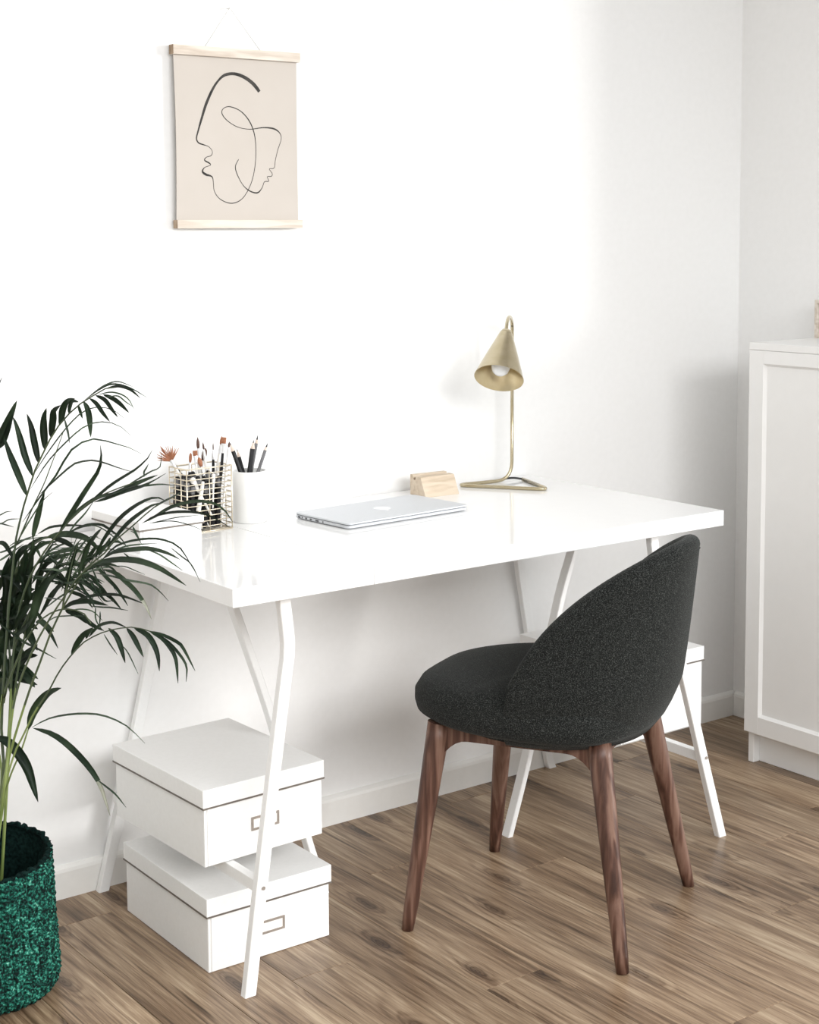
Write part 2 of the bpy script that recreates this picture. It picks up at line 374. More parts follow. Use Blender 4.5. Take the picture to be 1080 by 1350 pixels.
def at(px, py, d):
    """world point seen at pixel (px, py) of the 1080x1350 frame at depth d along the view"""
    return CAM + FWD * d + RGT * ((px - 540) / FPX * d) - UPV * ((py - 675 - SHY) / FPX * d)

# ---------------------------------------------------------------- room
X0, X1, Y0, ZC = -2.6, 1.4337, -3.9, 2.62
# floor: a dark subfloor with separate planks on top
floor = link('floor', bx(X0, X1 + 0.12, Y0, 0.12, -0.06, -0.0125), M['subfloor']); struct(floor)
PW = 0.132
col_off = {}
bnd = 0.218                       # a long joint passes here
k0 = int(math.floor((X0 - bnd) / PW)) ; k1 = int(math.ceil((X1 - bnd) / PW))
joint = {0: -0.481, 1: -1.35, 2: -0.95, 3: -0.30, 4: -0.697, 5: -0.10, -1: -1.205, -2: -0.297, -3: -0.85, -4: -1.30, -5: -0.606, -6: -0.95}
PLEN = 1.28
for k in range(k0, k1):
    xa, xb = bnd + k * PW, bnd + (k + 1) * PW
    xa, xb = max(xa, X0), min(xb, X1 + 0.1)
    if xb - xa < 0.02: continue
    j = joint.get(k, -((k * 0.53) % 1.28))
    ys = [j + i * PLEN for i in range(-4, 3)]
    for ya, yb in zip(ys, ys[1:]):
        a, b_ = max(ya, Y0), min(yb, 0.1)
        if b_ - a < 0.03: continue
        cx, cy = (xa + xb) / 2, (a + b_) / 2
        g = 0.0004
        bm = bmesh.new()
        box(bm, xa - cx + g, xb - cx - g, a - cy + g, b_ - cy - g, -0.012, 0, bev=0.0007, seg=1)
        link('floor_plank', bm, M['floor'], floor, loc=(cx, cy, 0))

def wall(name, *a):
    return struct(link(name, bx(*a), M['wall']))
wall('wall_back', X0, X1 + 0.12, 0.0, 0.12, 0, ZC)
wall('wall_left', X0 - 0.12, X0, Y0, 0.12, 0, ZC)
# right wall with a window above the cabinet and a balcony opening nearer the camera
wr = bmesh.new(); xw0, xw1 = X1, X1 + 0.12
WY0, WY1, WZ0, WZ1 = -0.74, -0.45, 1.15, 2.35
DY0, DY1, DZ1 = -3.3, -0.74, 2.35
box(wr, xw0, xw1, WY1, 0.0, 0, ZC)
box(wr, xw0, xw1, WY0, WY1, 0, WZ0); box(wr, xw0, xw1, WY0, WY1, WZ1, ZC)
box(wr, xw0, xw1, DY0, DY1, DZ1, ZC); box(wr, xw0, xw1, Y0, DY0, 0, ZC)
struct(link('wall_right', wr, M['wall']))
struct(link('ceiling', bx(X0, X1 + 0.12, -1.1, 0.12, ZC, ZC + 0.1), M['ceil']))
def frame(name, y0, y1, z0, z1, mull):
    bm = bmesh.new(); t = 0.035; xa, xb = X1 + 0.03, X1 + 0.09
    box(bm, xa, xb, y0, y0 + t, z0, z1); box(bm, xa, xb, y1 - t, y1, z0, z1)
    box(bm, xa, xb, y0 + t, y1 - t, z0, z0 + t); box(bm, xa, xb, y0 + t, y1 - t, z1 - t, z1)
    for q in mull: box(bm, xa, xb, q - t / 2, q + t / 2, z0 + t, z1 - t)
    return struct(link(name, bm, M['trim']))
frame('window_1', WY0, WY1, WZ0, WZ1, [])
frame('door_1', DY0, DY1, 0.0, DZ1, [-2.02])

def skirting(name, pts_fn, L0, L1):
    # profile: (distance from wall, z)
    prof = [(0, 0), (0.012, 0), (0.012, 0.056), (0.010, 0.0625), (0.005, 0.067), (0, 0.069)]
    bm = bmesh.new(); R = []
    for l in (L0, L1): R.append([bm.verts.new(pts_fn(l, d, z)) for d, z in prof])
    for i in range(len(prof) - 1): bm.faces.new((R[0][i], R[0][i + 1], R[1][i + 1], R[1][i]))
    bm.faces.new(R[0]); bm.faces.new(R[1][::-1])
    bmesh.ops.recalc_face_normals(bm, faces=bm.faces)
    return struct(link(name, bm, M['trim']))
skirting('baseboard_back', lambda l, d, z: (l, -d, z), X0, X1)
skirting('baseboard_right', lambda l, d, z: (X1 - d, l, z), DY1 + 0.005, -0.0125)

# ---------------------------------------------------------------- desk
DXL, DXR, DYF, DYB, DZ, DT = -0.582, 0.6563, -0.6555, -0.004, 0.765, 0.0337
SEAM = -0.2829
desk = thing('desk', 'long glossy white desk on two white metal trestles against the wall', 'desk', (0.037, -0.33, 0))
def dchild(name, bm, mt, smooth=False):
    bm.transform(Matrix.Translation((-0.037, 0.33, 0)))
    return link(name, bm, mt, desk, smooth)
dchild('tabletop_panel', bx(DXL, SEAM - 0.0006, DYF, DYB, DZ - DT, DZ, bev=0.0012), M['desk'])
dchild('tabletop_panel', bx(SEAM + 0.0006, DXR, DYF, DYB, DZ - DT, DZ, bev=0.0012), M['desk'])

ZT = DZ - DT - 0.002
def trestle(label, cx, front, back, inner, xbar_x, xin, s, center_pull):
    t = thing('trestle', label, 'trestle', (cx, -0.31, 0))
    T = Matrix.Translation((-cx, 0.31, 0))
    def leg(pts, hx, hy):
        bm = bmesh.new(); rect_bar(bm, spline(pts, 26), hx, hy)
        bm.transform(T); bmesh.ops.bevel(bm, geom=[e for e in bm.edges if abs((e.verts[0].co - e.verts[1].co).normalized().z) > 0.5], offset=0.0015, segments=1, affect='EDGES')
        link('leg', bm, M['metal_white'], t)
    leg(front, 0.0118, 0.0085); leg(back, 0.0118, 0.0085); leg(inner, 0.0075, 0.0125)
    # top rail under the desk top
    link('top_rail', (lambda b_: (b_.transform(T), b_)[1])(bx(cx - 0.075 + center_pull, cx + 0.075 + center_pull, -0.585, -0.012, ZT - 0.004, ZT)), M['metal_white'], t)
    bm = bx(xbar_x - 0.009, xbar_x + 0.009, -0.597, -0.025, 0.186, 0.2085, bev=0.001); bm.transform(T)
    link('crossbar', bm, M['metal_white'], t)
    xa, xb = sorted((xbar_x + 0.009 * s, xin - 0.006 * s))
    bm = bx(xa, xb, -0.319, -0.301, 0.188, 0.2085, bev=0.001); bm.transform(T)
    link('crossbar', bm, M['metal_white'], t)
    bm = bmesh.new()
    tube(bm, [(xbar_x, -0.6145, 0.197), (xbar_x, -0.6165, 0.197)], 0.0035, 10); bm.transform(T)
    link('bolt', bm, M['tagm'], t)
    return t
trestle('white bent-leg trestle carrying the left desk end, front leg before the boxes', -0.40,
        [(-0.5345, -0.605, 0), (-0.503, -0.605, 0.22), (-0.4515, -0.605, 0.555), (-0.4435, -0.605, 0.60), (-0.4405, -0.605, 0.632), (-0.4425, -0.605, 0.66), (-0.450, -0.605, ZT - 0.004)],
        [(-0.542, -0.0225, 0), (-0.454, -0.0225, 0.332), (-0.40, -0.0225, 0.56), (-0.365, -0.0225, ZT - 0.004)],
        [(-0.176, -0.31, 0), (-0.219, -0.31, 0.134), (-0.301, -0.31, 0.408), (-0.378, -0.31, 0.629), (-0.41, -0.31, ZT - 0.004)],
        -0.505, -0.238, 1, 0.0)
trestle('white bent-leg trestle carrying the right desk end behind the chair', 0.525,
        [(0.7145, -0.605, 0), (0.650, -0.605, 0.20), (0.588, -0.605, 0.396), (0.518, -0.605, 0.60), (0.494, -0.605, 0.67), (0.486, -0.605, ZT - 0.004)],
        [(0.719, -0.0225, 0), (0.703, -0.0225, 0.054), (0.643, -0.0225, 0.372), (0.610, -0.0225, 0.552), (0.585, -0.0225, ZT - 0.004)],
        [(0.3285, -0.31, 0), (0.393, -0.31, 0.195), (0.48, -0.31, 0.51), (0.527, -0.31, 0.638), (0.555, -0.31, ZT - 0.004)],
        0.655, 0.394, -1, 0.02)

# ---------------------------------------------------------------- storage boxes
def storage_box(label, x, y, rz, z, w, d, h, lid_h, group=None, slip=0.0, holder=True, tab=False):
    """origin at front-left bottom corner like the measurements; lid slightly larger than the body"""
    t = thing('storage_box', label, 'box', (x, y, z), rz, group)
    e = 0.004
    body = bmesh.new(); th = 0.0025
    zb = h - lid_h * 0.5
    # open-top carton body: four walls and a bottom
    box(body, e, w - e, e, e + th, 0, zb, bev=0.0006, seg=1); box(body, e, w - e, d - e - th, d - e, 0, zb, bev=0.0006, seg=1)
    box(body, e, e + th, e + th, d - e - th, 0, zb, bev=0.0006, seg=1); box(body, w - e - th, w - e, e + th, d - e - th, 0, zb, bev=0.0006, seg=1)
    box(body, e + th, w - e - th, e + th, d - e - th, 0, th)
    link('body', body, M['board'], t)
    # front flap of the fold-up carton, its edge just proud of the side
    fl = bmesh.new(); box(fl, e + 0.006, w - e - 0.001, e - 0.0016, e, 0.001, h - lid_h - 0.002, bev=0.0005, seg=1)
    link('front_flap', fl, M['board'], t)
    lid = bmesh.new(); s = slip
    box(lid, s, w + s, 0, d, h - 0.003, h, bev=0.001)
    zl = h - lid_h
    box(lid, s, w + s, 0, 0.0025, zl, h - 0.002, bev=0.0006, seg=1); box(lid, s, w + s, d - 0.0025, d, zl, h - 0.002, bev=0.0006, seg=1)
    box(lid, s, s + 0.0025, 0.002, d - 0.002, zl, h - 0.002, bev=0.0006, seg=1); box(lid, w + s - 0.0025, w + s, 0.002, d - 0.002, zl, h - 0.002, bev=0.0006, seg=1)
    link('lid', lid, M['board'], t)
    # metal edging along the lower rim of the lid
    ed = bmesh.new(); q = 0.003
    box(ed, s - 0.0006, w + s + 0.0006, -0.0006, 0.003, zl - q, zl); box(ed, s - 0.0006, s + 0.003, 0.003, d - 0.003, zl - q, zl)
    box(ed, w + s - 0.003, w + s + 0.0006, 0.003, d - 0.003, zl - q, zl); box(ed, s - 0.0006, w + s + 0.0006, d - 0.003, d + 0.0006, zl - q, zl)
    link('lid_edging', ed, M['edge'], t)['label'] = 'dark metallic edging under the lid rim'
    if holder:
        hb = bmesh.new(); cx = w * 0.5; zc = (h - lid_h) * 0.52; W2, H2, f = 0.031, 0.0130, 0.0042
        y0, y1 = e - 0.0036, e - 0.0016
        box(hb, cx - W2, cx + W2, y0, y1, zc + H2 - f, zc + H2); box(hb, cx - W2, cx + W2, y0, y1, zc - H2, zc - H2 + f)
        box(hb, cx - W2, cx - W2 + f, y0, y1, zc - H2 + f, zc + H2 - f); box(hb, cx + W2 - f, cx + W2, y0, y1, zc - H2 + f, zc + H2 - f)
        ho = link('label_holder', hb, M['tagm'], t); ho['label'] = 'thin bronze label holder frame'
        cd = bmesh.new(); box(cd, cx - W2 + f, cx + W2 - f, e - 0.0022, e - 0.0016, zc - H2 + f, zc + H2 - f)
        link('label_card', cd, M['paper_w'], ho)
    return t
GB = 'white lidded boxes under the desk'
storage_box('white lidded storage box on the floor, lowest under the left desk end', -0.553, -0.490, -0.012, 0.0, 0.276, 0.351, 0.144, 0.034, GB)
storage_box('white lidded storage box stacked on the left trestle above the floor box', -0.562, -0.500, 0.030, 0.2095, 0.272, 0.349, 0.1475, 0.034, GB)
storage_box('white lidded storage box on the right trestle, half hidden behind the chair', 0.535, -0.465, 0.0, 0.2095, 0.271, 0.353, 0.188, 0.032, GB, holder=False)

# small white box on the desk
t = storage_box('small white lidded box on the left of the desk behind the palm leaves', -0.572, -0.289, 0.06, DZ, 0.146, 0.184, 0.062, 0.016, None, holder=False)

# ---------------------------------------------------------------- laptop
lap = thing('laptop', 'closed thin silver laptop lying on the white desk', 'laptop', (0.043, -0.228, DZ), 0.071)
def rounded_slab(w, d, z0, z1, r, bev, seg=6):
    bm = bmesh.new(); pts = []
    for sx, sy, a0 in ((1, 1, 0), (-1, 1, 90), (-1, -1, 180), (1, -1, 270)):
        for k in range(seg + 1):
            a = math.radians(a0 + 90 * k / seg)
            pts.append((sx * (w / 2 - r) + r * math.cos(a), sy * (d / 2 - r) + r * math.sin(a)))
    prof = [(bev, z0), (0, z0 + bev * 0.8), (0, z1 - bev * 0.8), (bev, z1)]
    R = []
    for ins, z in prof:
        R.append([bm.verts.new((x * (1 - 2 * ins / w), y * (1 - 2 * ins / d), z)) for x, y in pts])
    n = len(pts)
    for A, B in zip(R, R[1:]):
        for k in range(n): bm.faces.new((A[k], A[(k + 1) % n], B[(k + 1) % n], B[k]))
    bm.faces.new(R[0][::-1]); bm.faces.new(R[-1])
    return bm
LW, LD = 0.338, 0.186
link('base', rounded_slab(LW, LD, 0.0015, 0.0085, 0.010, 0.0022), M['alu'], lap)
link('lid', rounded_slab(LW, LD, 0.0094, 0.0135, 0.010, 0.0012), M['alu'], lap)
link('hinge_gap', rounded_slab(LW - 0.003, LD - 0.003, 0.0085, 0.0094, 0.009, 0.0), M['alu_dark'], lap)
bm = bmesh.new()
for k, (y, wd) in enumerate(((0.075, 0.008), (0.064, 0.003), (0.050, 0.006), (0.034, 0.006), (0.012, 0.011), (-0.008, 0.003))):
    box(bm, -LW / 2 - 0.0004, -LW / 2 + 0.002, y - wd / 2, y + wd / 2, 0.0035, 0.0070)
link('ports', bm, M['alu_dark'], lap)['label'] = 'row of dark ports along the left edge'
for sx in (-1, 1):
    for sy in (-1, 1):
        bm = bmesh.new(); tube(bm, [(sx * 0.145, sy * 0.07, 0), (sx * 0.145, sy * 0.07, 0.002)], 0.006, 12)
        link('rubber_foot', bm, M['black'], lap)
# fruit-shaped inlay with a bite and a leaf in the middle of the lid
bm = bmesh.new()
out = []
for k in range(48):
    a = 2 * PI * k / 48
    r = 0.0185 * (1 - 0.10 * math.cos(a * 2)) * (1 - 0.16 * math.exp(-((a - PI / 2) / 0.35) ** 2) - 0.08 * math.exp(-((a - 3 * PI / 2) / 0.3) ** 2))
    x, y = r * math.cos(a), r * math.sin(a) * 0.98
    dx, dy = x - 0.0215, y - 0.002
    if math.hypot(dx, dy) < 0.0085:
        q = 0.0085 / max(math.hypot(dx, dy), 1e-6); x, y = 0.0215 + dx * q, 0.002 + dy * q
    out.append((x, y))
bm.faces.new([bm.verts.new((-x, -y, 0.01362)) for x, y in out])
lf = [(0.001, 0.0195), (0.0045, 0.0205), (0.0085, 0.0245), (0.009, 0.029), (0.005, 0.0275), (0.0015, 0.0235)]
bm.faces.new([bm.verts.new((-x, -y, 0.01362)) for x, y in lf])
ex = bmesh.ops.extrude_face_region(bm, geom=bm.faces[:]); bmesh.ops.translate(bm, verts=[v for v in ex['geom'] if isinstance(v, bmesh.types.BMVert)], vec=(0, 0, -0.0006))
bmesh.ops.recalc_face_normals(bm, faces=bm.faces)
link('lid_emblem', bm, M['logo'], lap)['label'] = 'bright white bitten-fruit emblem in the lid'

# ---------------------------------------------------------------- wooden holder
hold = thing('wooden_holder', 'small pale wooden wedge-shaped holder at the back of the desk', 'holder', (0.246, -0.117, DZ), -0.058)
# cross section in (y, z), y from front (0) to back
sec = [(0, 0), (0.065, 0), (0.065, 0.047), (0.052, 0.047), (0.050, 0.036), (0.044, 0.036), (0.042, 0.045), (0.022, 0.0445)]
bm = bmesh.new(); R = []
for x in (0, 0.095): R.append([bm.verts.new((x, y, z)) for y, z in sec])
n = len(sec)
for k in range(n): bm.faces.new((R[0][k], R[0][(k + 1) % n], R[1][(k + 1) % n], R[1][k]))
f1 = bm.faces.new(R[0][::-1]); bm.faces.new(R[1])
bmesh.ops.recalc_face_normals(bm, faces=bm.faces)
bmesh.ops.bevel(bm, geom=bm.edges[:], offset=0.0006, segments=1, affect='EDGES')
link('block', bm, M['beech'], hold)
bm = bmesh.new(); tube(bm, [(-0.0006, 0.047, 0.0385), (0.004, 0.047, 0.0385)], 0.0026, 12)
link('drilled_hole', bm, M['pine_end'], hold)['label'] = 'dark drilled hole in the end'

# ---------------------------------------------------------------- brass lamp
lamp = thing('desk_lamp', 'brass desk lamp with cone shade and bent-tube triangular base', 'lamp', (0.55, -0.06, DZ))
LO = Vector((0.55, -0.06, DZ)); TR = 0.0042
def lp(x, y, z): return Vector((x, y, z)) - LO
zb = DZ + TR
def fillet(pts, rads, n=7):
    out = []
    for i, p in enumerate(pts):
        p = Vector(p); r = rads[i]
        if r == 0: out.append(p); continue
        a = (Vector(pts[i - 1]) - p); c = (Vector(pts[(i + 1) % len(pts)]) - p)
        ra = min(r, a.length * 0.5, c.length * 0.5)
        A, C = p + a.normalized() * ra, p + c.normalized() * ra
        for k in range(n + 1):
            s = k / n; out.append(A * (1 - s) ** 2 + p * 2 * s * (1 - s) + C * s * s)
    return out
xs, ys_ = 0.560, -0.055          # stem
neck = at(667.5, 438, 3.70)
top_z = 1.172
ctrl = [(0.5835, -0.066, zb), (0.530, -0.226, zb), (0.398, -0.036, zb), (xs - 0.003, ys_ - 0.002, zb), (xs, ys_, 1.05)]
path = fillet(ctrl, [0, 0.034, 0.030, 0.045, 0])
link_bm = bmesh.new(); tube(link_bm, [p - LO for p in path], TR, 12)
link('base', link_bm, M['brass'], lamp)
# stem and arch towards the shade
nk = Vector(neck)
hd = Vector((nk.x - xs, nk.y - ys_, 0)); 
arch = [Vector((xs, ys_, 1.05)), Vector((xs, ys_, top_z - 0.035))]
for k in range(1, 9):
    a = PI * k / 8
    c = Vector((xs, ys_, top_z - 0.035)) + hd * 0.5
    arch.append(c - hd * 0.5 * math.cos(a) + Vector((0, 0, 0.035 * math.sin(a))))
arch.append(nk + Vector((0, 0, -0.004)))
bm = bmesh.new(); tube(bm, [p - LO for p in spline(arch, 40)], TR, 12)
link('stem', bm, M['brass'], lamp)
# cable bridging the gap of the base
bm = bmesh.new(); A = path[-1]
g0 = Vector(path[-7]); g1 = Vector((0.5835, -0.066, zb))
tube(bm, [q - LO for q in spline([g0, g0.lerp(g1, 0.5) + Vector((0.002, 0.004, 0.002)), g1], 10)], 0.0026, 8)
link('cable', bm, M['black'], lamp)['label'] = 'short black cable across the gap in the base'
# cone shade
oc = at(656.0, 498.5, 3.70)
axis2d = (oc - nk)
# shade axis: projected direction plus a part pointing to the camera
e2 = axis2d.normalized()
ax = (e2 * 0.86 - FWD * 0.50).normalized()
Ls = axis2d.length / 0.86
q = ax.to_track_quat('Z', 'Y').to_matrix().to_4x4()
q.translation = nk - LO
Rn, Ro = 0.0150, 0.0575
bm = bmesh.new()
lathe(bm, [(0.0, -0.006), (Rn * 0.45, -0.006), (Rn * 0.75, -0.003), (Rn * 0.93, 0.002), (Rn + 0.0015, 0.008), (Rn + (Ro - Rn) * 0.5, Ls * 0.5), (Ro, Ls)], 56)
bm.transform(q); link('lamp_shade', bm, M['brass'], lamp)
bm = bmesh.new()
lathe(bm, [(Ro, Ls), (Ro - 0.0012, Ls), (Rn + (Ro - Rn) * 0.5 - 0.0012, Ls * 0.5), (Rn, 0.004), (0.0, 0.004)], 56)
bm.transform(q); link('shade_lining', bm, M['brass_in'], lamp)['label'] = 'reflective brass inside of the shade'
bm = bmesh.new(); lathe(bm, [(0.0, Ls * 0.93), (0.010, Ls * 0.915), (0.018, Ls * 0.86), (0.0225, Ls * 0.76), (0.0225, Ls * 0.70), (0.018, Ls * 0.58), (0.012, Ls * 0.48), (0.011, Ls * 0.30)], 28)
bm.transform(q); link('bulb', bm, M['bulb'], lamp)['label'] = 'round white bulb, unlit'

# ---------------------------------------------------------------- wire basket with brushes, cup with pencils
wb = thing('wire_basket', 'square pale gold wire basket full of paint brushes', 'basket', (-0.404, -0.172, DZ), 0.067)
BW, BD, BH = 0.109, 0.066, 0.133
def W_(x, y, z):                       # local (with a slight flare to the top)
    f = 1 + 0.0 * z
    return Vector((x * f, y * f, z))
bm = bmesh.new()
nrow = 13
for i in range(nrow):
    z = 0.0014 + (BH - 0.0016) * i / (nrow - 1); r = 0.0011 if i not in (0, nrow - 1) else 0.0017
    tube(bm, [(0, 0, z), (BW, 0, z), (BW, BD, z), (0, BD, z), (0, 0, z)], r, 5, caps=True)
def vert(x, y, r=0.0011): tube(bm, [(x, y, 0.0014), (x, y, BH)], r, 5)
link('wire_rings', bm, M['gold_wire'], wb)
bm = bmesh.new()
for i in range(3): vert(BW * i / 2 if i else 0, 0, 0.0014 if i in (0, 2) else 0.0011)
for i in range(1, 3): vert(BW * i / 2, BD)
for i in range(1, 4): vert(0, BD * i / 3); vert(BW, BD * i / 3)
link('upright_wires', bm, M['gold_wire'], wb)
bm = bmesh.new()
for i in range(1, 12): tube(bm, [(BW * i / 12, 0, 0.0014), (BW * i / 12, BD, 0.0014)], 0.0010, 5)
link('bottom_grid', bm, M['gold_wire'], wb)

def brush(tip, foot, kind, label, handle, blen=0.022, bw=0.008, flat=False, group='paint brushes in the wire basket', hr=0.003):
    """a thing with origin at its foot: handle, ferrule, bristles (built along +Z, then turned)"""
    tip, foot = Vector(tip), Vector(foot)
    v = tip - foot; Lg = v.length
    t = thing('paint_brush', label, 'brush', foot, 0, group)
    t.rotation_mode = 'QUATERNION'; 
    dq = v.to_track_quat('Z', 'Y')
    # keep flat heads facing the room
    t.rotation_quaternion = dq
    loc_cam = dq.inverted() @ (-FWD)
    ang = math.atan2(loc_cam.y, loc_cam.x) + PI / 2 
    Rz = Matrix.Rotation(ang, 4, 'Z')
    fl = 0.020
    bm = bmesh.new()
    zs = Lg - blen - fl
    lathe(bm, [(0.0, 0), (hr * 0.45, 0.001), (hr * 0.6, zs * 0.25), (hr * 1.15, zs * 0.75), (hr * 0.9, zs), (hr * 0.8, zs + 0.003)], 10)
    link('handle', bm, M[handle], t)
    bm = bmesh.new(); w = bw / 2
    def ringf(z, a, b_): return [bm.verts.new((a * math.cos(2 * PI * k / 14), b_ * math.sin(2 * PI * k / 14), z)) for k in range(14)]
    r0 = ringf(zs, hr * 1.02, hr * 1.02); r1 = ringf(zs + fl * .6, hr, hr * 0.9); r2 = ringf(zs + fl, w if flat else min(w, hr * 1.0), 0.0016 if flat else min(w, hr * 1.0))
    for A, B in ((r0, r1), (r1, r2)):
        for k in range(14):
            f = bm.faces.new((A[k], A[(k + 1) % 14], B[(k + 1) % 14], B[k])); f.smooth = True
    bm.transform(Rz); link('ferrule', bm, M['ferrule'], t)
    bm = bmesh.new(); z1 = zs + fl
    if kind == 'fan':
        random.seed(3)
        for k in range(17):
            a = math.radians(-62 + 124 * k / 16 + random.uniform(-3, 3)); ln = blen * random.uniform(0.85, 1.05)
            p0 = Vector((math.sin(a) * 0.002, 0, z1 - 0.002)); p1 = Vector((math.sin(a) * ln * 0.95, random.uniform(-.002, .002), z1 + math.cos(a) * ln))
            tube(bm, [p0, p0.lerp(p1, 0.5), p1], [0.0009, 0.0013, 0.0005], 5)
    else:
        prof = {'flat': [(1, 0), (1.04, .4), (1.06, .8), (1.0, 1)], 'round': [(.9, 0), (1.25, .3), (1.05, .6), (.5, .85), (.06, 1)], 'mop': [(.8, 0), (1.3, .35), (1.35, .6), (1.0, .85), (.2, 1)]}[kind]
        R = []
        for s, zz in prof:
            a = w * s; b_ = (0.0016 * (1 - 0.5 * zz)) if flat else w * s
            R.append([bm.verts.new((a * math.cos(2 * PI * k / 14), b_ * math.sin(2 * PI * k / 14), z1 + blen * zz)) for k in range(14)])
        for A, B in zip(R, R[1:]):
            for k in range(14):
                f = bm.faces.new((A[k], A[(k + 1) % 14], B[(k + 1) % 14], B[k])); f.smooth = True
        bm.faces.new(R[-1]); bm.faces.new(R[0][::-1])
    bm.transform(Rz)
    link('bristles', bm, M['hair_orange' if kind == 'fan' or 'orange' in label or 'rust' in label else 'hair_brown'], t)
    return t
# tips: pixel, depth; feet inside the basket (local x, y fractions)
cb, sb_ = math.cos(0.067), math.sin(0.067)
def inb(fx, fy, z=0.004):
    x, y = BW * fx, BD * fy
    return Vector((-0.404 + x * cb - y * sb_, -0.172 + x * sb_ + y * cb, DZ + z))
dB = (inb(.5, .5) - CAM).dot(FWD)
spec = [
 ((216, 590), -0.045, (.62, .34), 'fan', 'paint brush with a splayed fan of orange bristles leaning left', 'handle_white', 0.030, 0.010, False),
 ((211, 588), -0.042, (.88, .50), 'round', 'thin paint brush with fine dark tip behind the orange fan brush', 'handle_black', 0.018, 0.0035, False),
 ((257, 594), -0.012, (.40, .22), 'flat', 'flat paint brush with square rust bristles, lowest left of the dark mop', 'handle_white', 0.011, 0.0095, True),
 ((260.5, 576), 0.006, (.56, .56), 'round', 'tall round paint brush with long pointed brown bristles', 'handle_white', 0.024, 0.0058, False),
 ((267.5, 583), 0.000, (.74, .44), 'round', 'slim round paint brush with small brown tip left of the dark mop', 'handle_white', 0.015, 0.0036, False),
 ((271, 591), 0.022, (.40, .94), 'mop', 'mop brush with a broad dark oval head at the basket middle', 'handle_black', 0.026, 0.0085, False),
 ((251.5, 597), -0.004, (.22, .66), 'mop', 'small dark-headed brush just left of the flat rust brush', 'handle_black', 0.020, 0.0050, False),
 ((281, 583), 0.030, (.90, .80), 'round', 'very thin grey liner brush leaning left between the mops and square brush', 'handle_black', 0.016, 0.0022, False),
 ((295.5, 576.5), -0.004, (.80, .40), 'flat', 'tallest flat paint brush with square orange bristles at the right', 'handle_black', 0.013, 0.0095, True),
 ((292.5, 574.5), 0.020, (.78, .75), 'round', 'round brush with pointed rust tip touching the square orange brush', 'handle_white', 0.018, 0.0045, False),
 ((302.5, 582), 0.000, (.80, .14), 'round', 'white-handled brush with small brown tip near the right basket corner', 'handle_white', 0.012, 0.0040, False),
 ((262, 603), -0.022, (.80, .36), 'mop', 'short brush with rust brown head low inside the basket front', 'handle_black', 0.020, 0.0075, False),
]
for px, dd, ff, kind, lab, hn, bl, bwid, fl_ in spec:
    brush(at(px[0], px[1], dB + dd), inb(*ff), kind, lab, hn, bl, bwid, fl_)
# palette knives and thick white handles seen through the wires
def stick(name, label, cat, foot, tip, r0, r1, mt, group, endm=None, paddle=False):
    foot, tip = Vector(foot), Vector(tip); v = tip - foot
    t = thing(name, label, cat, foot, 0, group); t.rotation_mode = 'QUATERNION'; t.rotation_quaternion = v.to_track_quat('Z', 'Y')
    bm = bmesh.new(); Lg = v.length
    lathe(bm, [(0, 0), (r0 * 0.7, 0.0008), (r0, 0.004), (r0 * 1.1, Lg * 0.5), (r1, Lg - 0.004), (r1 * 0.7, Lg - 0.0008), (0, Lg)], 10)
    link('handle', bm, M[mt], t)
    if endm:
        bm = bmesh.new(); lathe(bm, [(r1 * 1.05, Lg - 0.022), (r1 * 1.15, Lg - 0.018), (r1 * 1.15, Lg - 0.010), (r1 * 1.05, Lg - 0.006)], 10)
        link('band', bm, M[endm], t)
    return t
stick('modelling_tool', 'thick white tool handle slanting across the basket front', 'tool', inb(.62, .22, 0.030), inb(.22, .30, 0.112), 0.0026, 0.0068, 'handle_white', None)
stick('modelling_tool', 'white wooden tool leaning left inside the basket front corner', 'tool', inb(.22, .12, 0.010), inb(.40, .10, 0.105), 0.0046, 0.0036, 'handle_white', None)
stick('modelling_tool', 'slim white tool upright behind the basket front right half', 'tool', inb(.62, .14, 0.045), inb(.66, .16, 0.118), 0.0016, 0.0042, 'handle_white', None)
random.seed(11)
gi = 0
for fx in (0.10, 0.25, 0.39, 0.53, 0.67, 0.81):
    for fy in (0.34, 0.52, 0.70, 0.88):
        a, b_ = fx + random.uniform(-.03, .03), fy + random.uniform(-.03, .03)
        o = stick('black_marker', 'black marker standing low inside the wire basket', 'marker', inb(a, b_), inb(min(max(a + random.uniform(-.05, .05), .08), .9), min(max(b_ + random.uniform(-.04, .04), .2), .9), random.uniform(0.095, 0.122)), 0.0052, 0.0048, 'handle_black', 'black markers in the wire basket', 'grey_body')
        gi += 1

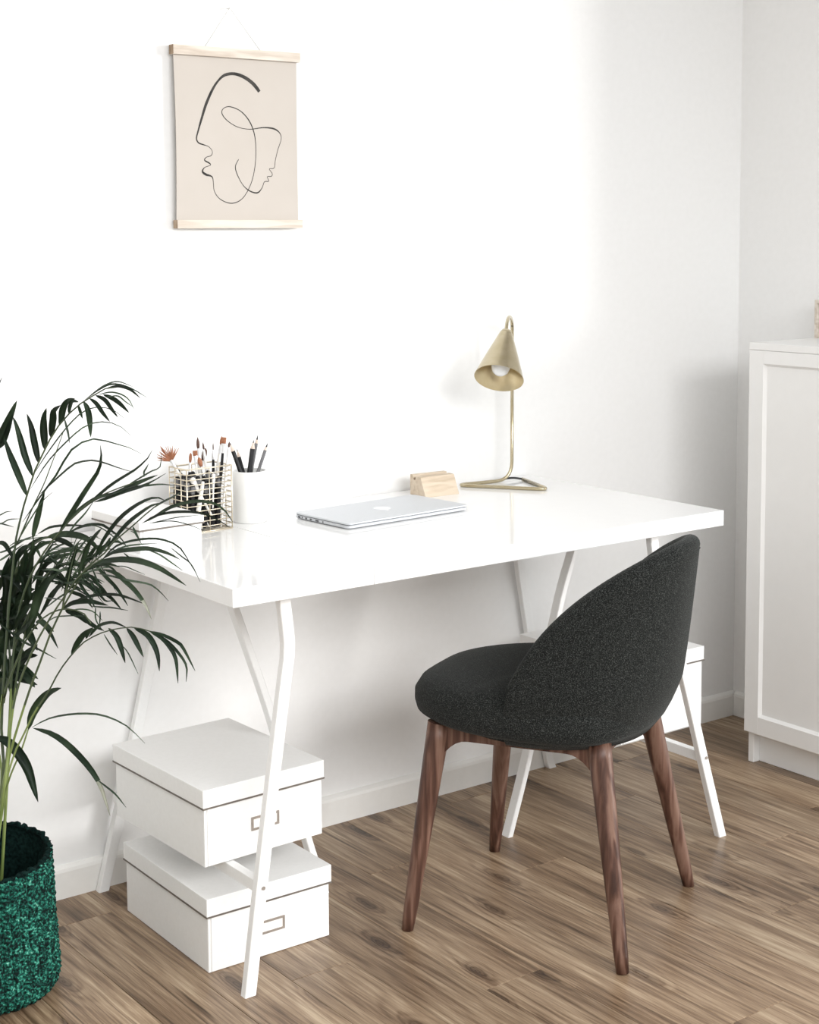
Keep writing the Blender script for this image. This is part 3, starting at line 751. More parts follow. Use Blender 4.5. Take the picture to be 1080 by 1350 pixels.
# ceramic cup
cup = thing('pen_cup', 'plain white cylindrical ceramic cup holding pencils beside the wire basket', 'cup', (-0.2235, -0.117, DZ))
CR, CH = 0.0365, 0.1095
bm = bmesh.new()
R = lathe(bm, [(0.0, 0.004), (CR - 0.003, 0.004), (CR - 0.003, CH - 0.001), (CR - 0.002, CH), (CR - 0.0008, CH), (CR, CH - 0.001), (CR, 0.002), (CR - 0.002, 0.0), (0.0, 0.0)], 48)
link('cup_body', bm, M['ceramic'], cup)
def incup(x, y, z=0.006): return Vector((-0.2235 + x, -0.117 + y, DZ + z))
def pencil(tip, foot, label, body, r=0.0036, lead=0.006, cone=0.016, tipm='graphite'):
    tip, foot = Vector(tip), Vector(foot); v = tip - foot; Lg = v.length
    t = thing('pencil', label, 'pencil', foot, 0, 'pencils in the white cup'); t.rotation_mode = 'QUATERNION'; t.rotation_quaternion = v.to_track_quat('Z', 'Y')
    bm = bmesh.new(); R = []
    for rr, z in ((r * 0.9, 0), (r, 0.0006), (r, Lg - cone)):
        R.append([bm.verts.new((rr * math.cos(PI * k / 3), rr * math.sin(PI * k / 3), z)) for k in range(6)])
    for A, B in zip(R, R[1:]):
        for k in range(6): bm.faces.new((A[k], A[(k + 1) % 6], B[(k + 1) % 6], B[k]))
    bm.faces.new(R[0][::-1]); link('shaft', bm, M[body], t)
    bm = bmesh.new(); k_ = lead / cone
    lathe(bm, [(r * 0.98, Lg - cone), (r * k_, Lg - lead)], 12); link('sharpened_wood', bm, M['bare_wood' if tipm == 'graphite' else tipm], t)
    bm = bmesh.new(); lathe(bm, [(r * k_, Lg - lead), (0.0003, Lg)], 10); link('lead', bm, M['graphite'], t)
dC = (incup(0, 0) - CAM).dot(FWD)
pencil(at(303.5, 584, dC - .040), incup(0.004, -0.0220), 'thick dark brown pencil leaning furthest left in the cup', 'handle_black', 0.0050, 0.004, 0.018)
pencil(at(312.3, 592, dC + .002), incup(0.020, 0.010), 'black pencil with pale point leaning left, second in the cup', 'handle_black', 0.0042, 0.005, 0.017)
pencil(at(334.5, 580, dC + .006), incup(-0.012, 0.007), 'thick black pencil with pale sharpened point leaning right', 'handle_black', 0.0054, 0.006, 0.019)
pencil(at(340, 573.5, dC + .018), incup(-0.004, 0.024), 'tallest pencil with grey body and dark point in the cup', 'grey_body', 0.0038, 0.010, 0.018, 'graphite_wood' if False else 'graphite')
pencil(at(353, 584, dC - .006), incup(-0.022, -0.003), 'grey pencil leaning furthest right in the cup', 'grey_body', 0.0036, 0.009, 0.016)

# ---------------------------------------------------------------- hanging poster
post = thing('hanging_poster', 'beige poster of a one-line face drawing hung by wooden bars', 'poster', (-0.18, -0.006, 1.39))
PO = Vector((-0.18, -0.006, 1.39)); 
def pl(x, y, z): return Vector((x, y, z)) - PO
def pbox(name, x0, x1, y0, y1, z0, z1, mt, bev=0.0006):
    bm = bx(x0, x1, y0, y1, z0, z1, bev=bev, seg=1); bm.transform(Matrix.Translation(-PO)); return link(name, bm, mt, post)
YP = -0.0145
for nm, z0, z1, xl, xr in (('top_bar', 1.7465, 1.7665, -0.334, -0.0215), ('bottom_bar', 1.3855, 1.4035, -0.3325, -0.020)):
    o = pbox(nm, xl, xr, -0.0235, -0.0155, z0, z1, M['pine'])
    bm = bx(xl, xr, -0.0130, -0.0055, z0, z1, bev=0.0006, seg=1); bm.transform(Matrix.Translation(-PO)); link('back_strip', bm, M['pine'], o)
    bm = bx(xl - 0.0005, xl, -0.0232, -0.0058, z0 + 0.0003, z1 - 0.0003); bm.transform(Matrix.Translation(-PO)); e_ = link('end_grain', bm, M['pine_end'], o); e_['label'] = 'dark end grain of the bar'
# paper sheet, softly bowed
bm = bmesh.new(); NX, NZ = 12, 16; G = []
PXL, PXR, PZB, PZT = -0.3305, -0.0265, 1.388, 1.764
def yp(x, z):
    s = (z - PZB) / (PZT - PZB); u = (x - PXL) / (PXR - PXL)
    return YP - 0.0022 * math.sin(PI * s) * (0.3 + 0.7 * abs(2 * u - 1)) 
def xp(x, z):
    s = (z - PZB) / (PZT - PZB); return x + 0.0022 * math.sin(PI * s) * (1 - 2 * (x - PXL) / (PXR - PXL))
for th in (0, 0.0004):
    g = [[bm.verts.new(pl(xp(PXL + (PXR - PXL) * i / NX, PZB + (PZT - PZB) * j / NZ), yp(PXL + (PXR - PXL) * i / NX, PZB + (PZT - PZB) * j / NZ) + th, PZB + (PZT - PZB) * j / NZ)) for i in range(NX + 1)] for j in range(NZ + 1)]
    for j in range(NZ):
        for i in range(NX): bm.faces.new((g[j][i], g[j][i + 1], g[j + 1][i + 1], g[j + 1][i]))
paper = link('paper_sheet', bm, M['poster'], post, smooth=True)
# drawing: one continuous inked line, (x, y, width) measured on a 4.3545x crop of the photograph
INK = [(617,527,14),(602,505,16),(575,475,16),(530,443,15),(475,424,13),(420,431,12),(380,465,9),(345,520,11),(310,600,12),(285,680,10),(265,750,7),(255,795,6),(267,820,6),(292,830,5),(325,842,2.5),(346,868,2.5),(340,893,3),(312,903,3),(302,920,5),(328,936,6),(336,948,2.5),(302,962,3),(290,985,8),(310,1002,10),(345,1015,5),(353,1050,2.5),(360,1100,2.5),(395,1145,3),(460,1167,4),(520,1140,3),(565,1065,3),(588,980,3),(597,880,3),(590,780,4),(562,700,5),(512,640,4),(450,613,4),(412,622,3),(402,650,4),(430,690,3.5),(490,728,3),(560,742,3),(640,733,5),(700,740,7),(733,765,4),(741,800,2.5),(722,860,2.5),(708,920,2.5),(701,964,2.5),(674,970,2.5),(690,996,2.5),(686,1012,3),(662,1015,2.5),(671,1040,3),(646,1044,3),(632,1080,3),(605,1107,6),(560,1095,5),(522,1060,3),(490,1000,4),(480,955,3.5),(498,915,2.5)]
def on_wall(u, v, y):
    d = FWD + RGT * ((u - 540) / FPX) - UPV * ((v - 675 - SHY) / FPX)
    return CAM + d * ((y - CAM.y) / d.y)
pp = [Vector((on_wall(a / 4.3545 + 200, b_ / 4.3545, YP).x, on_wall(a / 4.3545 + 200, b_ / 4.3545, YP).z, c / 4.3545 * 1e-5)) for a, b_, c in INK]
sp = spline(pp, 520)
bm = bmesh.new(); prevv = None
for i, p in enumerate(sp):
    a = sp[max(i - 1, 0)]; c = sp[min(i + 1, len(sp) - 1)]
    tx, tz = c.x - a.x, c.y - a.y; l_ = math.hypot(tx, tz) or 1; nx, nz = -tz / l_, tx / l_
    hw = max(p.z * 1e5, 0.6) / 540 * 0.5 * 1.2
    x, z = p.x, p.y; y = yp(x, z) - 0.0002
    cur = (bm.verts.new(pl(x + nx * hw, y, z + nz * hw)), bm.verts.new(pl(x - nx * hw, y, z - nz * hw)))
    if prevv: bm.faces.new((prevv[0], prevv[1], cur[1], cur[0]))
    prevv = cur
link('ink_line', bm, M['ink'], paper)['label'] = 'black brush-pen line tracing two joined faces'
bm = bmesh.new()
tube(bm, [pl(-0.255, -0.0145, 1.766), pl(-0.189, -0.008, 1.853), pl(-0.118, -0.0145, 1.766)], 0.0008, 6)
link('hanging_cord', bm, M['cord'], post)
bm = bmesh.new(); tube(bm, [pl(-0.189, 0.006, 1.852), pl(-0.189, -0.012, 1.852)], 0.0012, 8); tube(bm, [pl(-0.189, -0.012, 1.852), pl(-0.189, -0.0135, 1.852)], 0.003, 10)
link('nail', bm, M['metal_white'], post)

# ---------------------------------------------------------------- cabinet
cabx, caby, cabz = 1.137, -0.300, 1.092
cab = thing('cabinet', 'tall white panelled cabinet against the right wall in the corner', 'cabinet', (1.285, -0.50, 0))
CO = Vector((1.285, -0.50, 0))
def cbx(name, *a, bev=0.0012, mt='cab', parent=None):
    bm = bx(*a, bev=bev, seg=1); bm.transform(Matrix.Translation(-CO)); return link(name, bm, M[mt], parent or cab)
xb_ = X1 - 0.0125; yL, yR = caby - 0.40, caby
cbx('side_panel', cabx + 0.019, xb_, yR - 0.018, yR, 0.0, cabz - 0.018)
cbx('side_panel', cabx + 0.019, xb_, yL, yL + 0.018, 0.0, cabz - 0.018)
cbx('top_panel', cabx, xb_, yL, yR, cabz - 0.018, cabz)
cbx('bottom_panel', cabx + 0.019, xb_, yL + 0.018, yR - 0.018, 0.075, 0.093)
cbx('back_panel', xb_ - 0.004, xb_, yL + 0.018, yR - 0.018, 0.093, cabz - 0.018)
cbx('plinth', cabx + 0.042, cabx + 0.056, yL + 0.018, yR - 0.018, 0.0, 0.075)
for ya, yb in ((yL + 0.001, yR - 0.001),):
    d = cbx('door', cabx + 0.0085, cabx + 0.0175, ya + 0.040, yb - 0.040, 0.120, cabz - 0.045)   # recessed centre panel
    z0, z1 = 0.0855, cabz - 0.0187
    f = bmesh.new(); xa, xc = cabx, cabx + 0.018; w = 0.046
    box(f, xa, xc, ya, ya + w, z0, z1, bev=0.0008, seg=1); box(f, xa, xc, yb - w, yb, z0, z1, bev=0.0008, seg=1)
    box(f, xa, xc, ya + w, yb - w, z0, z0 + w, bev=0.0008, seg=1); box(f, xa, xc, ya + w, yb - w, z1 - w * 0.72, z1, bev=0.0008, seg=1)
    f.transform(Matrix.Translation(-CO)); link('door_frame', f, M['cab'], d)
    # chamfered moulding inside the frame
    mo = bmesh.new(); c0 = [(ya + w, z0 + w), (yb - w, z0 + w), (yb - w, z1 - w * .72), (ya + w, z1 - w * .72)]; sg = [(1, 1), (-1, 1), (-1, -1), (1, -1)]
    o_ = [mo.verts.new((xa + 0.0015, y, z)) for y, z in c0]; i_ = [mo.verts.new((cabx + 0.0085, y + a * 0.006, z + b_ * 0.006)) for (y, z), (a, b_) in zip(c0, sg)]
    for k in range(4): mo.faces.new((o_[k], o_[(k + 1) % 4], i_[(k + 1) % 4], i_[k]))
    bmesh.ops.recalc_face_normals(mo, faces=mo.faces); mo.transform(Matrix.Translation(-CO)); link('moulding', mo, M['cab'], d)
    kn = bmesh.new(); yk = ya + 0.022
    tube(kn, [(xa, yk, 0.62), (xa - 0.014, yk, 0.62)], [0.005, 0.005], 12); tube(kn, [(xa - 0.012, yk, 0.62), (xa - 0.018, yk, 0.62), (xa - 0.022, yk, 0.62)], [0.010, 0.012, 0.008], 16)
    kn.transform(Matrix.Translation(-CO)); link('knob', kn, M['metal_white'], d)
# framed board on the cabinet, only its edge in view
fo = thing('picture_frame', 'light wooden picture frame standing on the white cabinet at the right edge', 'picture frame', (1.40, -0.392, cabz), 0)
bm = bmesh.new()
hh, ww, t_ = 0.10, 0.18, 0.010
box(bm, -0.014, 0.0, -ww / 2, -ww / 2 + t_, 0, hh, bev=0.0005, seg=1); box(bm, -0.014, 0.0, ww / 2 - t_, ww / 2, 0, hh, bev=0.0005, seg=1)
box(bm, -0.014, 0.0, -ww / 2 + t_, ww / 2 - t_, 0, t_, bev=0.0005, seg=1); box(bm, -0.014, 0.0, -ww / 2 + t_, ww / 2 - t_, hh - t_, hh, bev=0.0005, seg=1)
link('frame', bm, M['pine'], fo)
link('picture', bx(-0.006, -0.003, -ww / 2 + t_ * .8, ww / 2 - t_ * .8, t_ * .8, hh - t_ * .8), M['poster'], fo)

# ---------------------------------------------------------------- chair
chair = thing('chair', 'charcoal fabric barrel-back chair on round walnut legs pulled up at the desk', 'chair', (0.155, -0.658, 0), math.atan2(0.46, 0.888))
# local axes: +x sitter's right, +y to the desk
def leg_bm(fx, fy, tx, ty, zt):
    bm = bmesh.new(); n = 14; pts = []; rr = []
    for i in range(n):
        s = i / (n - 1); pts.append((fx + (tx - fx) * s, fy + (ty - fy) * s, zt * s)); rr.append(0.0126 + 0.0108 * s ** 0.9)
    rr[0] = 0.0118; tube(bm, pts, rr, 20); return bm
ZTOP = 0.415
feet = {'FL': (-.222, .222, -.174, .172), 'FR': (.222, .222, .175, .172), 'BL': (-.218, -.222, -.152, -.150), 'BR': (.222, -.222, .142, -.150)}
for kx in feet.values(): link('leg', leg_bm(*kx, ZTOP), M['walnut'], chair)
def apron(p, q):
    """rail between two leg tops, with rounded haunches where it meets the legs"""
    p, q = Vector((*p, 0)), Vector((*q, 0)); v = q - p; L_ = v.length; d = v.normalized(); nn = Vector((-d.y, d.x, 0)) * 0.010
    bm = bmesh.new(); A = []; B = []; zt_ = ZTOP
    n = 26; rows = []
    for i in range(n + 1):
        s = L_ * i / n; e = min(s, L_ - s)
        drop = 0.030 + 0.045 * max(0, 1 - e / 0.060) ** 2.0
        c = p + d * s
        rows.append([bm.verts.new(c + nn + Vector((0, 0, zt_))), bm.verts.new(c - nn + Vector((0, 0, zt_))), bm.verts.new(c - nn + Vector((0, 0, zt_ - drop))), bm.verts.new(c + nn + Vector((0, 0, zt_ - drop)))])
    for a, b_ in zip(rows, rows[1:]):
        for k in range(4): bm.faces.new((a[k], a[(k + 1) % 4], b_[(k + 1) % 4], b_[k]))
    bm.faces.new(rows[0][::-1]); bm.faces.new(rows[-1]); bmesh.ops.recalc_face_normals(bm, faces=bm.faces)
    link('seat_rail', bm, M['walnut'], chair)
tp = {k: (v[2], v[3]) for k, v in feet.items()}
apron(tp['FL'], tp['FR']); apron(tp['BL'], tp['BR']); apron(tp['FL'], tp['BL']); apron(tp['FR'], tp['BR'])

# seat cushion: superellipse plan, domed, softly rolled edges
def seat_plan(a):
    """plan radius point for angle a (0 = +x)"""
    c, s = math.cos(a), math.sin(a); e = 2 / 2.9
    x = 0.238 * math.copysign(abs(c) ** e, c); y = 0.240 * math.copysign(abs(s) ** e, s)
    if y > 0: x *= 1 - 0.16 * (y / 0.235) ** 2          # front narrower and rounder
    return x, y * (1.14 if y > 0 else 0.90)
bm = bmesh.new(); NS = 72; rings = []
prof = [(0.80, 0.412), (0.93, 0.414), (0.985, 0.424), (1.0, 0.440), (0.998, 0.458), (0.985, 0.474), (0.955, 0.487), (0.90, 0.496), (0.80, 0.502), (0.6, 0.507), (0.35, 0.509), (0.12, 0.510)]
for s, z in prof:
    ring = []
    for k in range(NS):
        x, y = seat_plan(2 * PI * k / NS)
        zz = z + (0.010 * (y * s / 0.25) * -1 if z > 0.47 and y > 0.1 else 0)
        ring.append(bm.verts.new((x * s, y * s, zz)))
    rings.append(ring)
for A, B in zip(rings, rings[1:]):
    for k in range(NS): bm.faces.new((A[k], A[(k + 1) % NS], B[(k + 1) % NS], B[k]))
bm.faces.new(rings[0][::-1]); bm.faces.new(rings[-1])
bmesh.ops.recalc_face_normals(bm, faces=bm.faces)
link('seat', bm, M['fabric'], chair, smooth=True)
# barrel back shell
THM = math.radians(93)
def rim_h(s):  # s = |theta| / THM
    return 0.452 + 0.335 * max(0.0, 1 - s ** 2.05) ** 0.52
def out_pt(th, z, inset=0.0):
    k = max(0.0, min(1.0, (z - 0.415) / 0.37))
    flo = 0.84 + 0.16 * max(0.0, min(1.0, ((z - 0.400) / 0.10))) ** 0.5
    a = (0.246 - 0.028 * k ** 1.5 - inset) * flo; b_ = (0.238 + 0.054 * k ** 0.75 - inset) * flo
    e = 2 / 2.25; c, s = math.cos(th), math.sin(th)
    return Vector((a * math.copysign(abs(s) ** e, s), -b_ * math.copysign(abs(c) ** e, c) + 0.0, z))
bm = bmesh.new(); secs = []; NT = 64; TH = 0.036
for i in range(NT + 1):
    th = -THM + 2 * THM * i / NT; s = abs(th) / THM; H = rim_h(min(s, 0.9995))
    sec = []; t2 = TH / 2
    t2 = min(t2, 0.018)
    zb0 = 0.401
    for j in range(16): sec.append(out_pt(th, zb0 + (H - t2 - zb0) * (j / 15) ** 1.0))
    for j in range(1, 8):
        a = PI * j / 8; z = H - t2 + t2 * math.sin(a); ins = t2 * (1 - math.cos(a)); p = out_pt(th, H - t2, ins); p.z = z; sec.append(p)
    zi0 = 0.43
    for j in range(9):
        z = (H - t2) + (min(zi0, H - t2) - (H - t2)) * j / 8; sec.append(out_pt(th, z, TH + 0.014 * (1 - max(0, (z - .43)) / 0.36)))
    secs.append([bm.verts.new(p) for p in sec])
for A, B in zip(secs, secs[1:]):
    for k in range(len(A) - 1): bm.faces.new((A[k], A[k + 1], B[k + 1], B[k]))
bm.faces.new(secs[0]); bm.faces.new(secs[-1][::-1])
# close the underside of the shell
for i in range(NT):
    A, B = secs[i], secs[i + 1]; bm.faces.new((A[0], B[0], B[-1], A[-1]))
bmesh.ops.recalc_face_normals(bm, faces=bm.faces)
link('backrest', bm, M['fabric'], chair, smooth=True)
# piping seam just below the rim
bm = bmesh.new(); pts = []
for i in range(NT + 1):
    th = -THM + 2 * THM * i / NT; s = abs(th) / THM; H = rim_h(min(s, 0.9995)); z = max(H - 0.026, 0.43)
    p = out_pt(th, z, -0.0003); pts.append(p)
tube(bm, pts, 0.0011, 6); link('seam', bm, M['fabric'], chair)
bm = bmesh.new()
lathe(bm, [(0.0, 0.4005), (0.19, 0.4005), (0.205, 0.404), (0.205, 0.414)], 48); link('seat_base', bm, M['fabric'], chair)

# ---------------------------------------------------------------- woven basket planter
PC = Vector((-0.905, -0.300, 0))
bas = thing('woven_basket', 'dark teal braided round basket on the floor holding the palm', 'basket', PC)
def bprof(t):
    """t 0 bottom centre .. 1 rim: (r, z)"""
    if t < 0.16: s = t / 0.16; return 0.098 * s, 0.003
    if t < 0.26:
        s = (t - 0.16) / 0.10; a = s * PI / 2; return 0.098 + 0.030 * math.sin(a), 0.003 + 0.035 * (1 - math.cos(a))
    s = (t - 0.26) / 0.74; return 0.128 - 0.010 * s ** 1.5, 0.038 + 0.222 * s
NA, NB = 528, 170; NC = 44
bm = bmesh.new(); G = []
for j in range(NB + 1):
    t = j / NB; r, z = bprof(t); row = []
    for i in range(NA):
        a = 2 * PI * i / NA
        ph = NC * a
        col = abs(math.sin(ph / 2 * 1.0))
        # braided columns: each column a chain of slanted knots
        kn = math.sin(z * 620 + (1 if math.sin(ph / 2) > 0 else -1) * ph * 1.0)
        d = 0.0045 * (col ** 0.5) + 0.0022 * kn * col if t > 0.16 else 0.001 * kn
        q = noise.noise(Vector((math.cos(a) * r * 120, math.sin(a) * r * 120, z * 120))) * 0.0026
        w = noise.noise(Vector((math.cos(a) * 1.3, math.sin(a) * 1.3, z * 4))) * 0.006 * min(1, t * 2)
        zz = z + (0.012 * math.sin(a + 0.4) * s_ if (s_ := max(0, (t - 0.6) / 0.4)) else 0) + (noise.noise(Vector((a * 9, 3, 1))) * 0.004 if t > 0.97 else 0)
        rr = r + d + q + w
        row.append(bm.verts.new((rr * math.cos(a), rr * math.sin(a), zz)))
    G.append(row)
for A, B in zip(G, G[1:]):
    for k in range(NA):
        f = bm.faces.new((A[k], A[(k + 1) % NA], B[(k + 1) % NA], B[k])); f.smooth = True
        if B[k].co.z < 0.012 + 0.003 * math.sin(k * 0.9): f.material_index = 1  # lowest rows take the darker colour, painting in shade under the curve
# inside wall
NI = 90; NJ = 26; I = []
for j in range(NJ + 1):
    s = 1 - j / NJ; z = 0.010 + 0.250 * s; r = 0.112
    row = []
    for i in range(NI):
        a = 2 * PI * i / NI; w = noise.noise(Vector((math.cos(a) * 1.3, math.sin(a) * 1.3, z * 4))) * 0.006
        rr = r + w + 0.0012 * math.sin(a * 44) + (0.001 * math.sin(z * 500))
        row.append(bm.verts.new((rr * math.cos(a), rr * math.sin(a), z + 0.012 * math.sin(a + 0.4) * max(0, (s - 0.5) / 0.5))))
    I.append(row)
for A, B in zip(I, I[1:]):
    for k in range(NI):
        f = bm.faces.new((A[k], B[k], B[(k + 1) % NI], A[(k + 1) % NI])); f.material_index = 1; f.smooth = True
for k in range(NA):   # rim closing strip
    i0 = int(k * NI / NA) % NI; i1 = int((k + 1) * NI / NA) % NI
    if i0 == i1: f = bm.faces.new((G[-1][k], G[-1][(k + 1) % NA], I[0][i0]))
    else: f = bm.faces.new((G[-1][k], G[-1][(k + 1) % NA], I[0][i1], I[0][i0]))
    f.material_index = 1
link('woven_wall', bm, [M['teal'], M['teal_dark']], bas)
bm = bmesh.new(); pts = []
for i in range(180):
    a = 2 * PI * i / 180; w = noise.noise(Vector((math.cos(a) * 1.3, math.sin(a) * 1.3, 0.26 * 4))) * 0.006
    r = 0.1165 + w + 0.0015 * math.sin(a * 44); pts.append((r * math.cos(a), r * math.sin(a), 0.2605 + 0.012 * math.sin(a + 0.4) + 0.0022 * math.sin(a * 31) + 0.0015 * math.sin(a * 13)))
tube(bm, pts, [0.0040 + 0.0016 * math.sin(i * 1.9) for i in range(180)], 8, closed=True)
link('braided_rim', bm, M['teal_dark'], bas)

# ---------------------------------------------------------------- palm
palm = thing('potted_palm', 'tall green palm with long narrow arching leaves in the teal basket', 'plant', PC + Vector((0, 0, 0.012)))
PB = PC + Vector((0, 0, 0.012))
bm = bmesh.new(); lathe(bm, [(0.0, 0.0), (0.075, 0.0), (0.088, 0.12), (0.092, 0.135), (0.088, 0.135), (0.084, 0.12)], 40); link('nursery_pot', bm, M['inner_pot'], palm)
bm = bmesh.new(); lathe(bm, [(0.0, 0.124), (0.03, 0.126), (0.06, 0.122), (0.0845, 0.119)], 40); link('soil', bm, M['soil'], palm)

def dep(u, off): return 2.83 - 0.30 * max(-0.5, min(1.15, (u - 5) / 250.0)) + off

random.seed(21)
GREEN_TOP = 0.56
def leaf(parent, w, pts, off, name='leaflet', tip=None):
    jo = random.uniform(-0.012, 0.012); n = len(pts)
    P3 = [at(u, v, dep(u, off) + jo * (i / max(1, n - 1))) for i, (u, v) in enumerate(pts)]
    if n > 2: P3[-1] = P3[-1] + (P3[-1] - P3[-2]) * 0.10
    K = 13; sp_ = spline(P3, K)
    dd = (sp_[K // 2] - CAM).dot(FWD); hw = w * dd / FPX * 0.5 * 1.32
    tw = random.uniform(-0.5, 0.5)
    bm = bmesh.new(); prev = None
    for i, p in enumerate(sp_):
        s = i / (K - 1)
        t = (sp_[min(i + 1, K - 1)] - sp_[max(i - 1, 0)]).normalized()
        nv = (CAM - p).normalized(); nv = (nv + Vector((0, 0, 0.35)) + RGT * tw * 0.4).normalized()
        side = t.cross(nv)
        if side.length < 0.05: side = t.cross(UPV)
        side.normalize(); nn = side.cross(t).normalized()
        ww = hw * (0.07 + 0.98 * (s ** 0.62) * ((1 - s) ** 0.85) / 0.488) if s < 1 else hw * 0.02
        ww = max(ww, 0.0003)
        a = bm.verts.new(p - side * ww - PB); b_ = bm.verts.new(p - nn * ww * 0.32 - PB); c = bm.verts.new(p + side * ww - PB)
        if prev:
            for q0, q1, r0, r1 in ((prev[0], prev[1], b_, a), (prev[1], prev[2], c, b_)):
                f = bm.faces.new((q0, q1, r0, r1)); f.smooth = True
                if tip and s > tip: f.material_index = 1
        prev = (a, b_, c)
    bmesh.ops.solidify(bm, geom=bm.faces[:], thickness=0.00035) if w > 3 else None
    return link(name, bm, [M['leaf'], M['leaf_tip']], parent)

def frond(stem, r0, r1, leaves, off, mt='stalk', start=True, extra=()):
    P3 = [at(u, v, dep(u, off)) for u, v in stem]
    if start:
        base = PB + Vector((random.uniform(-0.02, 0.03), random.uniform(-0.03, 0.02), 0.118))
        P3 = [base] + P3
    K = 34; sp_ = spline(P3, K)
    bm = bmesh.new(); tube(bm, [p - PB for p in sp_], [r0 + (r1 - r0) * i / (K - 1) for i in range(K)], 7)
    for f in bm.faces:
        if f.calc_center_median().z + PB.z > GREEN_TOP: f.material_index = 1
    fr = link('frond', bm, [M[mt], M['stalk_dark']], palm)
    for (st, a0, a1) in extra:
        bm = bmesh.new(); q = spline([at(u, v, dep(u, off)) for u, v in st], 16)
        tube(bm, [p - PB for p in q], [a0 + (a1 - a0) * i / 15 for i in range(16)], 6); link('side_stalk', bm, M['stalk_dark'], fr)
    for it in leaves:
        leaf(fr, it[0], it[1], off, tip=(it[2] if len(it) > 2 else None))
    return fr

# tall frond at the top
frond([(3, 1040), (2, 960), (6, 880), (12, 800), (20, 719), (24, 699), (28, 678), (35.5, 654), (44, 625.5), (51, 610), (59, 593), (69, 574), (84.5, 552), (103, 535), (112, 527.6), (125, 520.5), (142, 511), (156, 510)], 0.0034, 0.0011, [
    (8.5, [(35.5, 654), (30, 640), (21, 618), (12, 596), (5, 576)]), (8.5, [(43, 628), (41, 622), (33, 601), (27, 579), (21, 559), (17, 550)]),
    (8.5, [(51, 611), (50, 605), (45.5, 584), (41, 562), (36, 547)]), (9.5, [(59, 593), (58.5, 580), (57.5, 565), (58, 550), (61, 539)]),
    (9, [(67, 577), (68, 568), (70, 552), (71, 542), (79, 535)]), (9, [(78, 560), (80.5, 553), (83, 539), (89, 529), (98, 526)]),
    (3, [(85, 552), (87, 560), (90, 572), (91.5, 583)]), (5.5, [(91, 546), (92, 536), (96, 529), (103, 530)]), (4, [(103, 534), (106, 543), (108.5, 551)]),
    (7.5, [(110, 529), (115, 538), (118, 552), (119.5, 574)]), (5.5, [(118, 525), (127, 532), (136, 545), (144, 555)]), (5.5, [(126, 521), (138, 527), (147, 539), (154.5, 549)]),
    (6, [(136, 520), (148, 525), (158, 532), (169, 543)]), (2.4, [(130, 520), (146, 517), (160, 520), (170, 527), (176, 538)]), (4.5, [(142, 511), (156, 509), (168, 512), (175, 516), (184, 524)]),
    (2.6, [(112, 527), (130, 514), (144, 507), (158, 507), (175, 513), (192, 523)]), (2.2, [(120, 520), (138, 508), (155, 503), (173, 509)]), (2, [(140, 524), (155, 522), (166, 530), (175, 536)]),
    (2, [(44, 626), (62, 598), (85, 567), (105, 546), (120, 538), (135, 537), (150, 541), (162, 550)]), (2.2, [(40, 645), (62, 610), (90, 580), (112, 562), (130, 556.5), (145, 557), (160, 563), (171, 573)]),
    (2.8, [(52, 652), (65, 640), (80, 626), (97, 612), (110, 608), (125, 607), (140, 611), (160, 618), (175, 622)]),
    (2.8, [(30, 688), (55, 652), (75, 625), (90, 598), (105, 585), (120, 579), (135, 580), (150, 585), (163, 587), (184, 597)]),
    (1.8, [(22, 716), (38, 688), (55, 662), (68, 650)]),
], -0.01, 'stalk_dark', extra=[([(22, 718), (34, 690), (45, 665), (58, 638), (66, 617), (74, 596), (83, 571)], 0.0016, 0.0008)])
# leaf tips coming in at the left edge
frond([(-30, 1000), (-45, 860), (-40, 700), (-25, 620), (-8, 590)], 0.003, 0.0012, [
    (11, [(-12, 600), (-3, 582), (8, 561), (21, 531)]), (7, [(-8, 592), (2, 586), (9, 570), (17, 546)]), (2.5, [(-10, 525), (-4, 512), (2, 499)]),
    (2, [(-14, 684), (0, 679), (8, 675), (16, 674)]), (2, [(-12, 694), (0, 690.5), (8, 692), (17, 694.5)]), (2, [(-10, 690), (2, 690), (12, 685), (26, 684)])], 0.05)
# frond leaning right in front of the wall
frond([(6, 1030), (12, 960), (16, 880), (24, 810), (40, 760), (62, 722), (78, 703), (89, 689), (105, 674), (124, 658), (150, 646), (175, 637)], 0.0034, 0.0010, [
    (6.5, [(76, 706), (82, 696), (89, 684), (100, 667), (110, 651), (120, 636), (129, 622), (132.5, 612), (133.5, 600), (132.5, 588)]),
    (7.5, [(43, 710), (46, 696), (50, 680), (54, 664), (58.5, 650)]),
    (5.5, [(89, 690), (100, 676), (115, 664), (130, 655.5), (148, 651), (162, 647)]), (6.5, [(140, 654), (160, 647), (172, 641), (189, 633.5), (206, 627)]), (5.5, [(124, 662), (140, 657), (155, 651), (170, 646), (190, 640), (207, 631)]),
    (4, [(100, 678), (124, 658), (144, 641), (162, 629), (177, 620), (189, 610), (198, 600), (200.5, 594)]), (2.4, [(160, 646), (175, 636), (188, 628), (200, 621), (211, 615.5), (212.5, 600)]),
    (2.4, [(190, 629), (190, 622), (193, 617), (195.5, 612)]), (3, [(160, 646), (175, 642), (195, 640), (212, 638.5), (230, 640)]), (2.4, [(165, 650), (182, 642), (200, 635), (217, 625)]),
    (2.4, [(88, 706), (100, 690), (112, 677), (122, 663)]), (3.5, [(50, 704), (65, 695.5), (80, 693), (96, 692.5), (115, 693)]), (4, [(88, 704), (103, 696), (118, 691.5), (135, 692), (147, 700), (158, 708), (166, 719)]),
    (1.6, [(110, 695), (125, 693), (140, 700), (155, 712), (170, 722)]),
], 0.0)
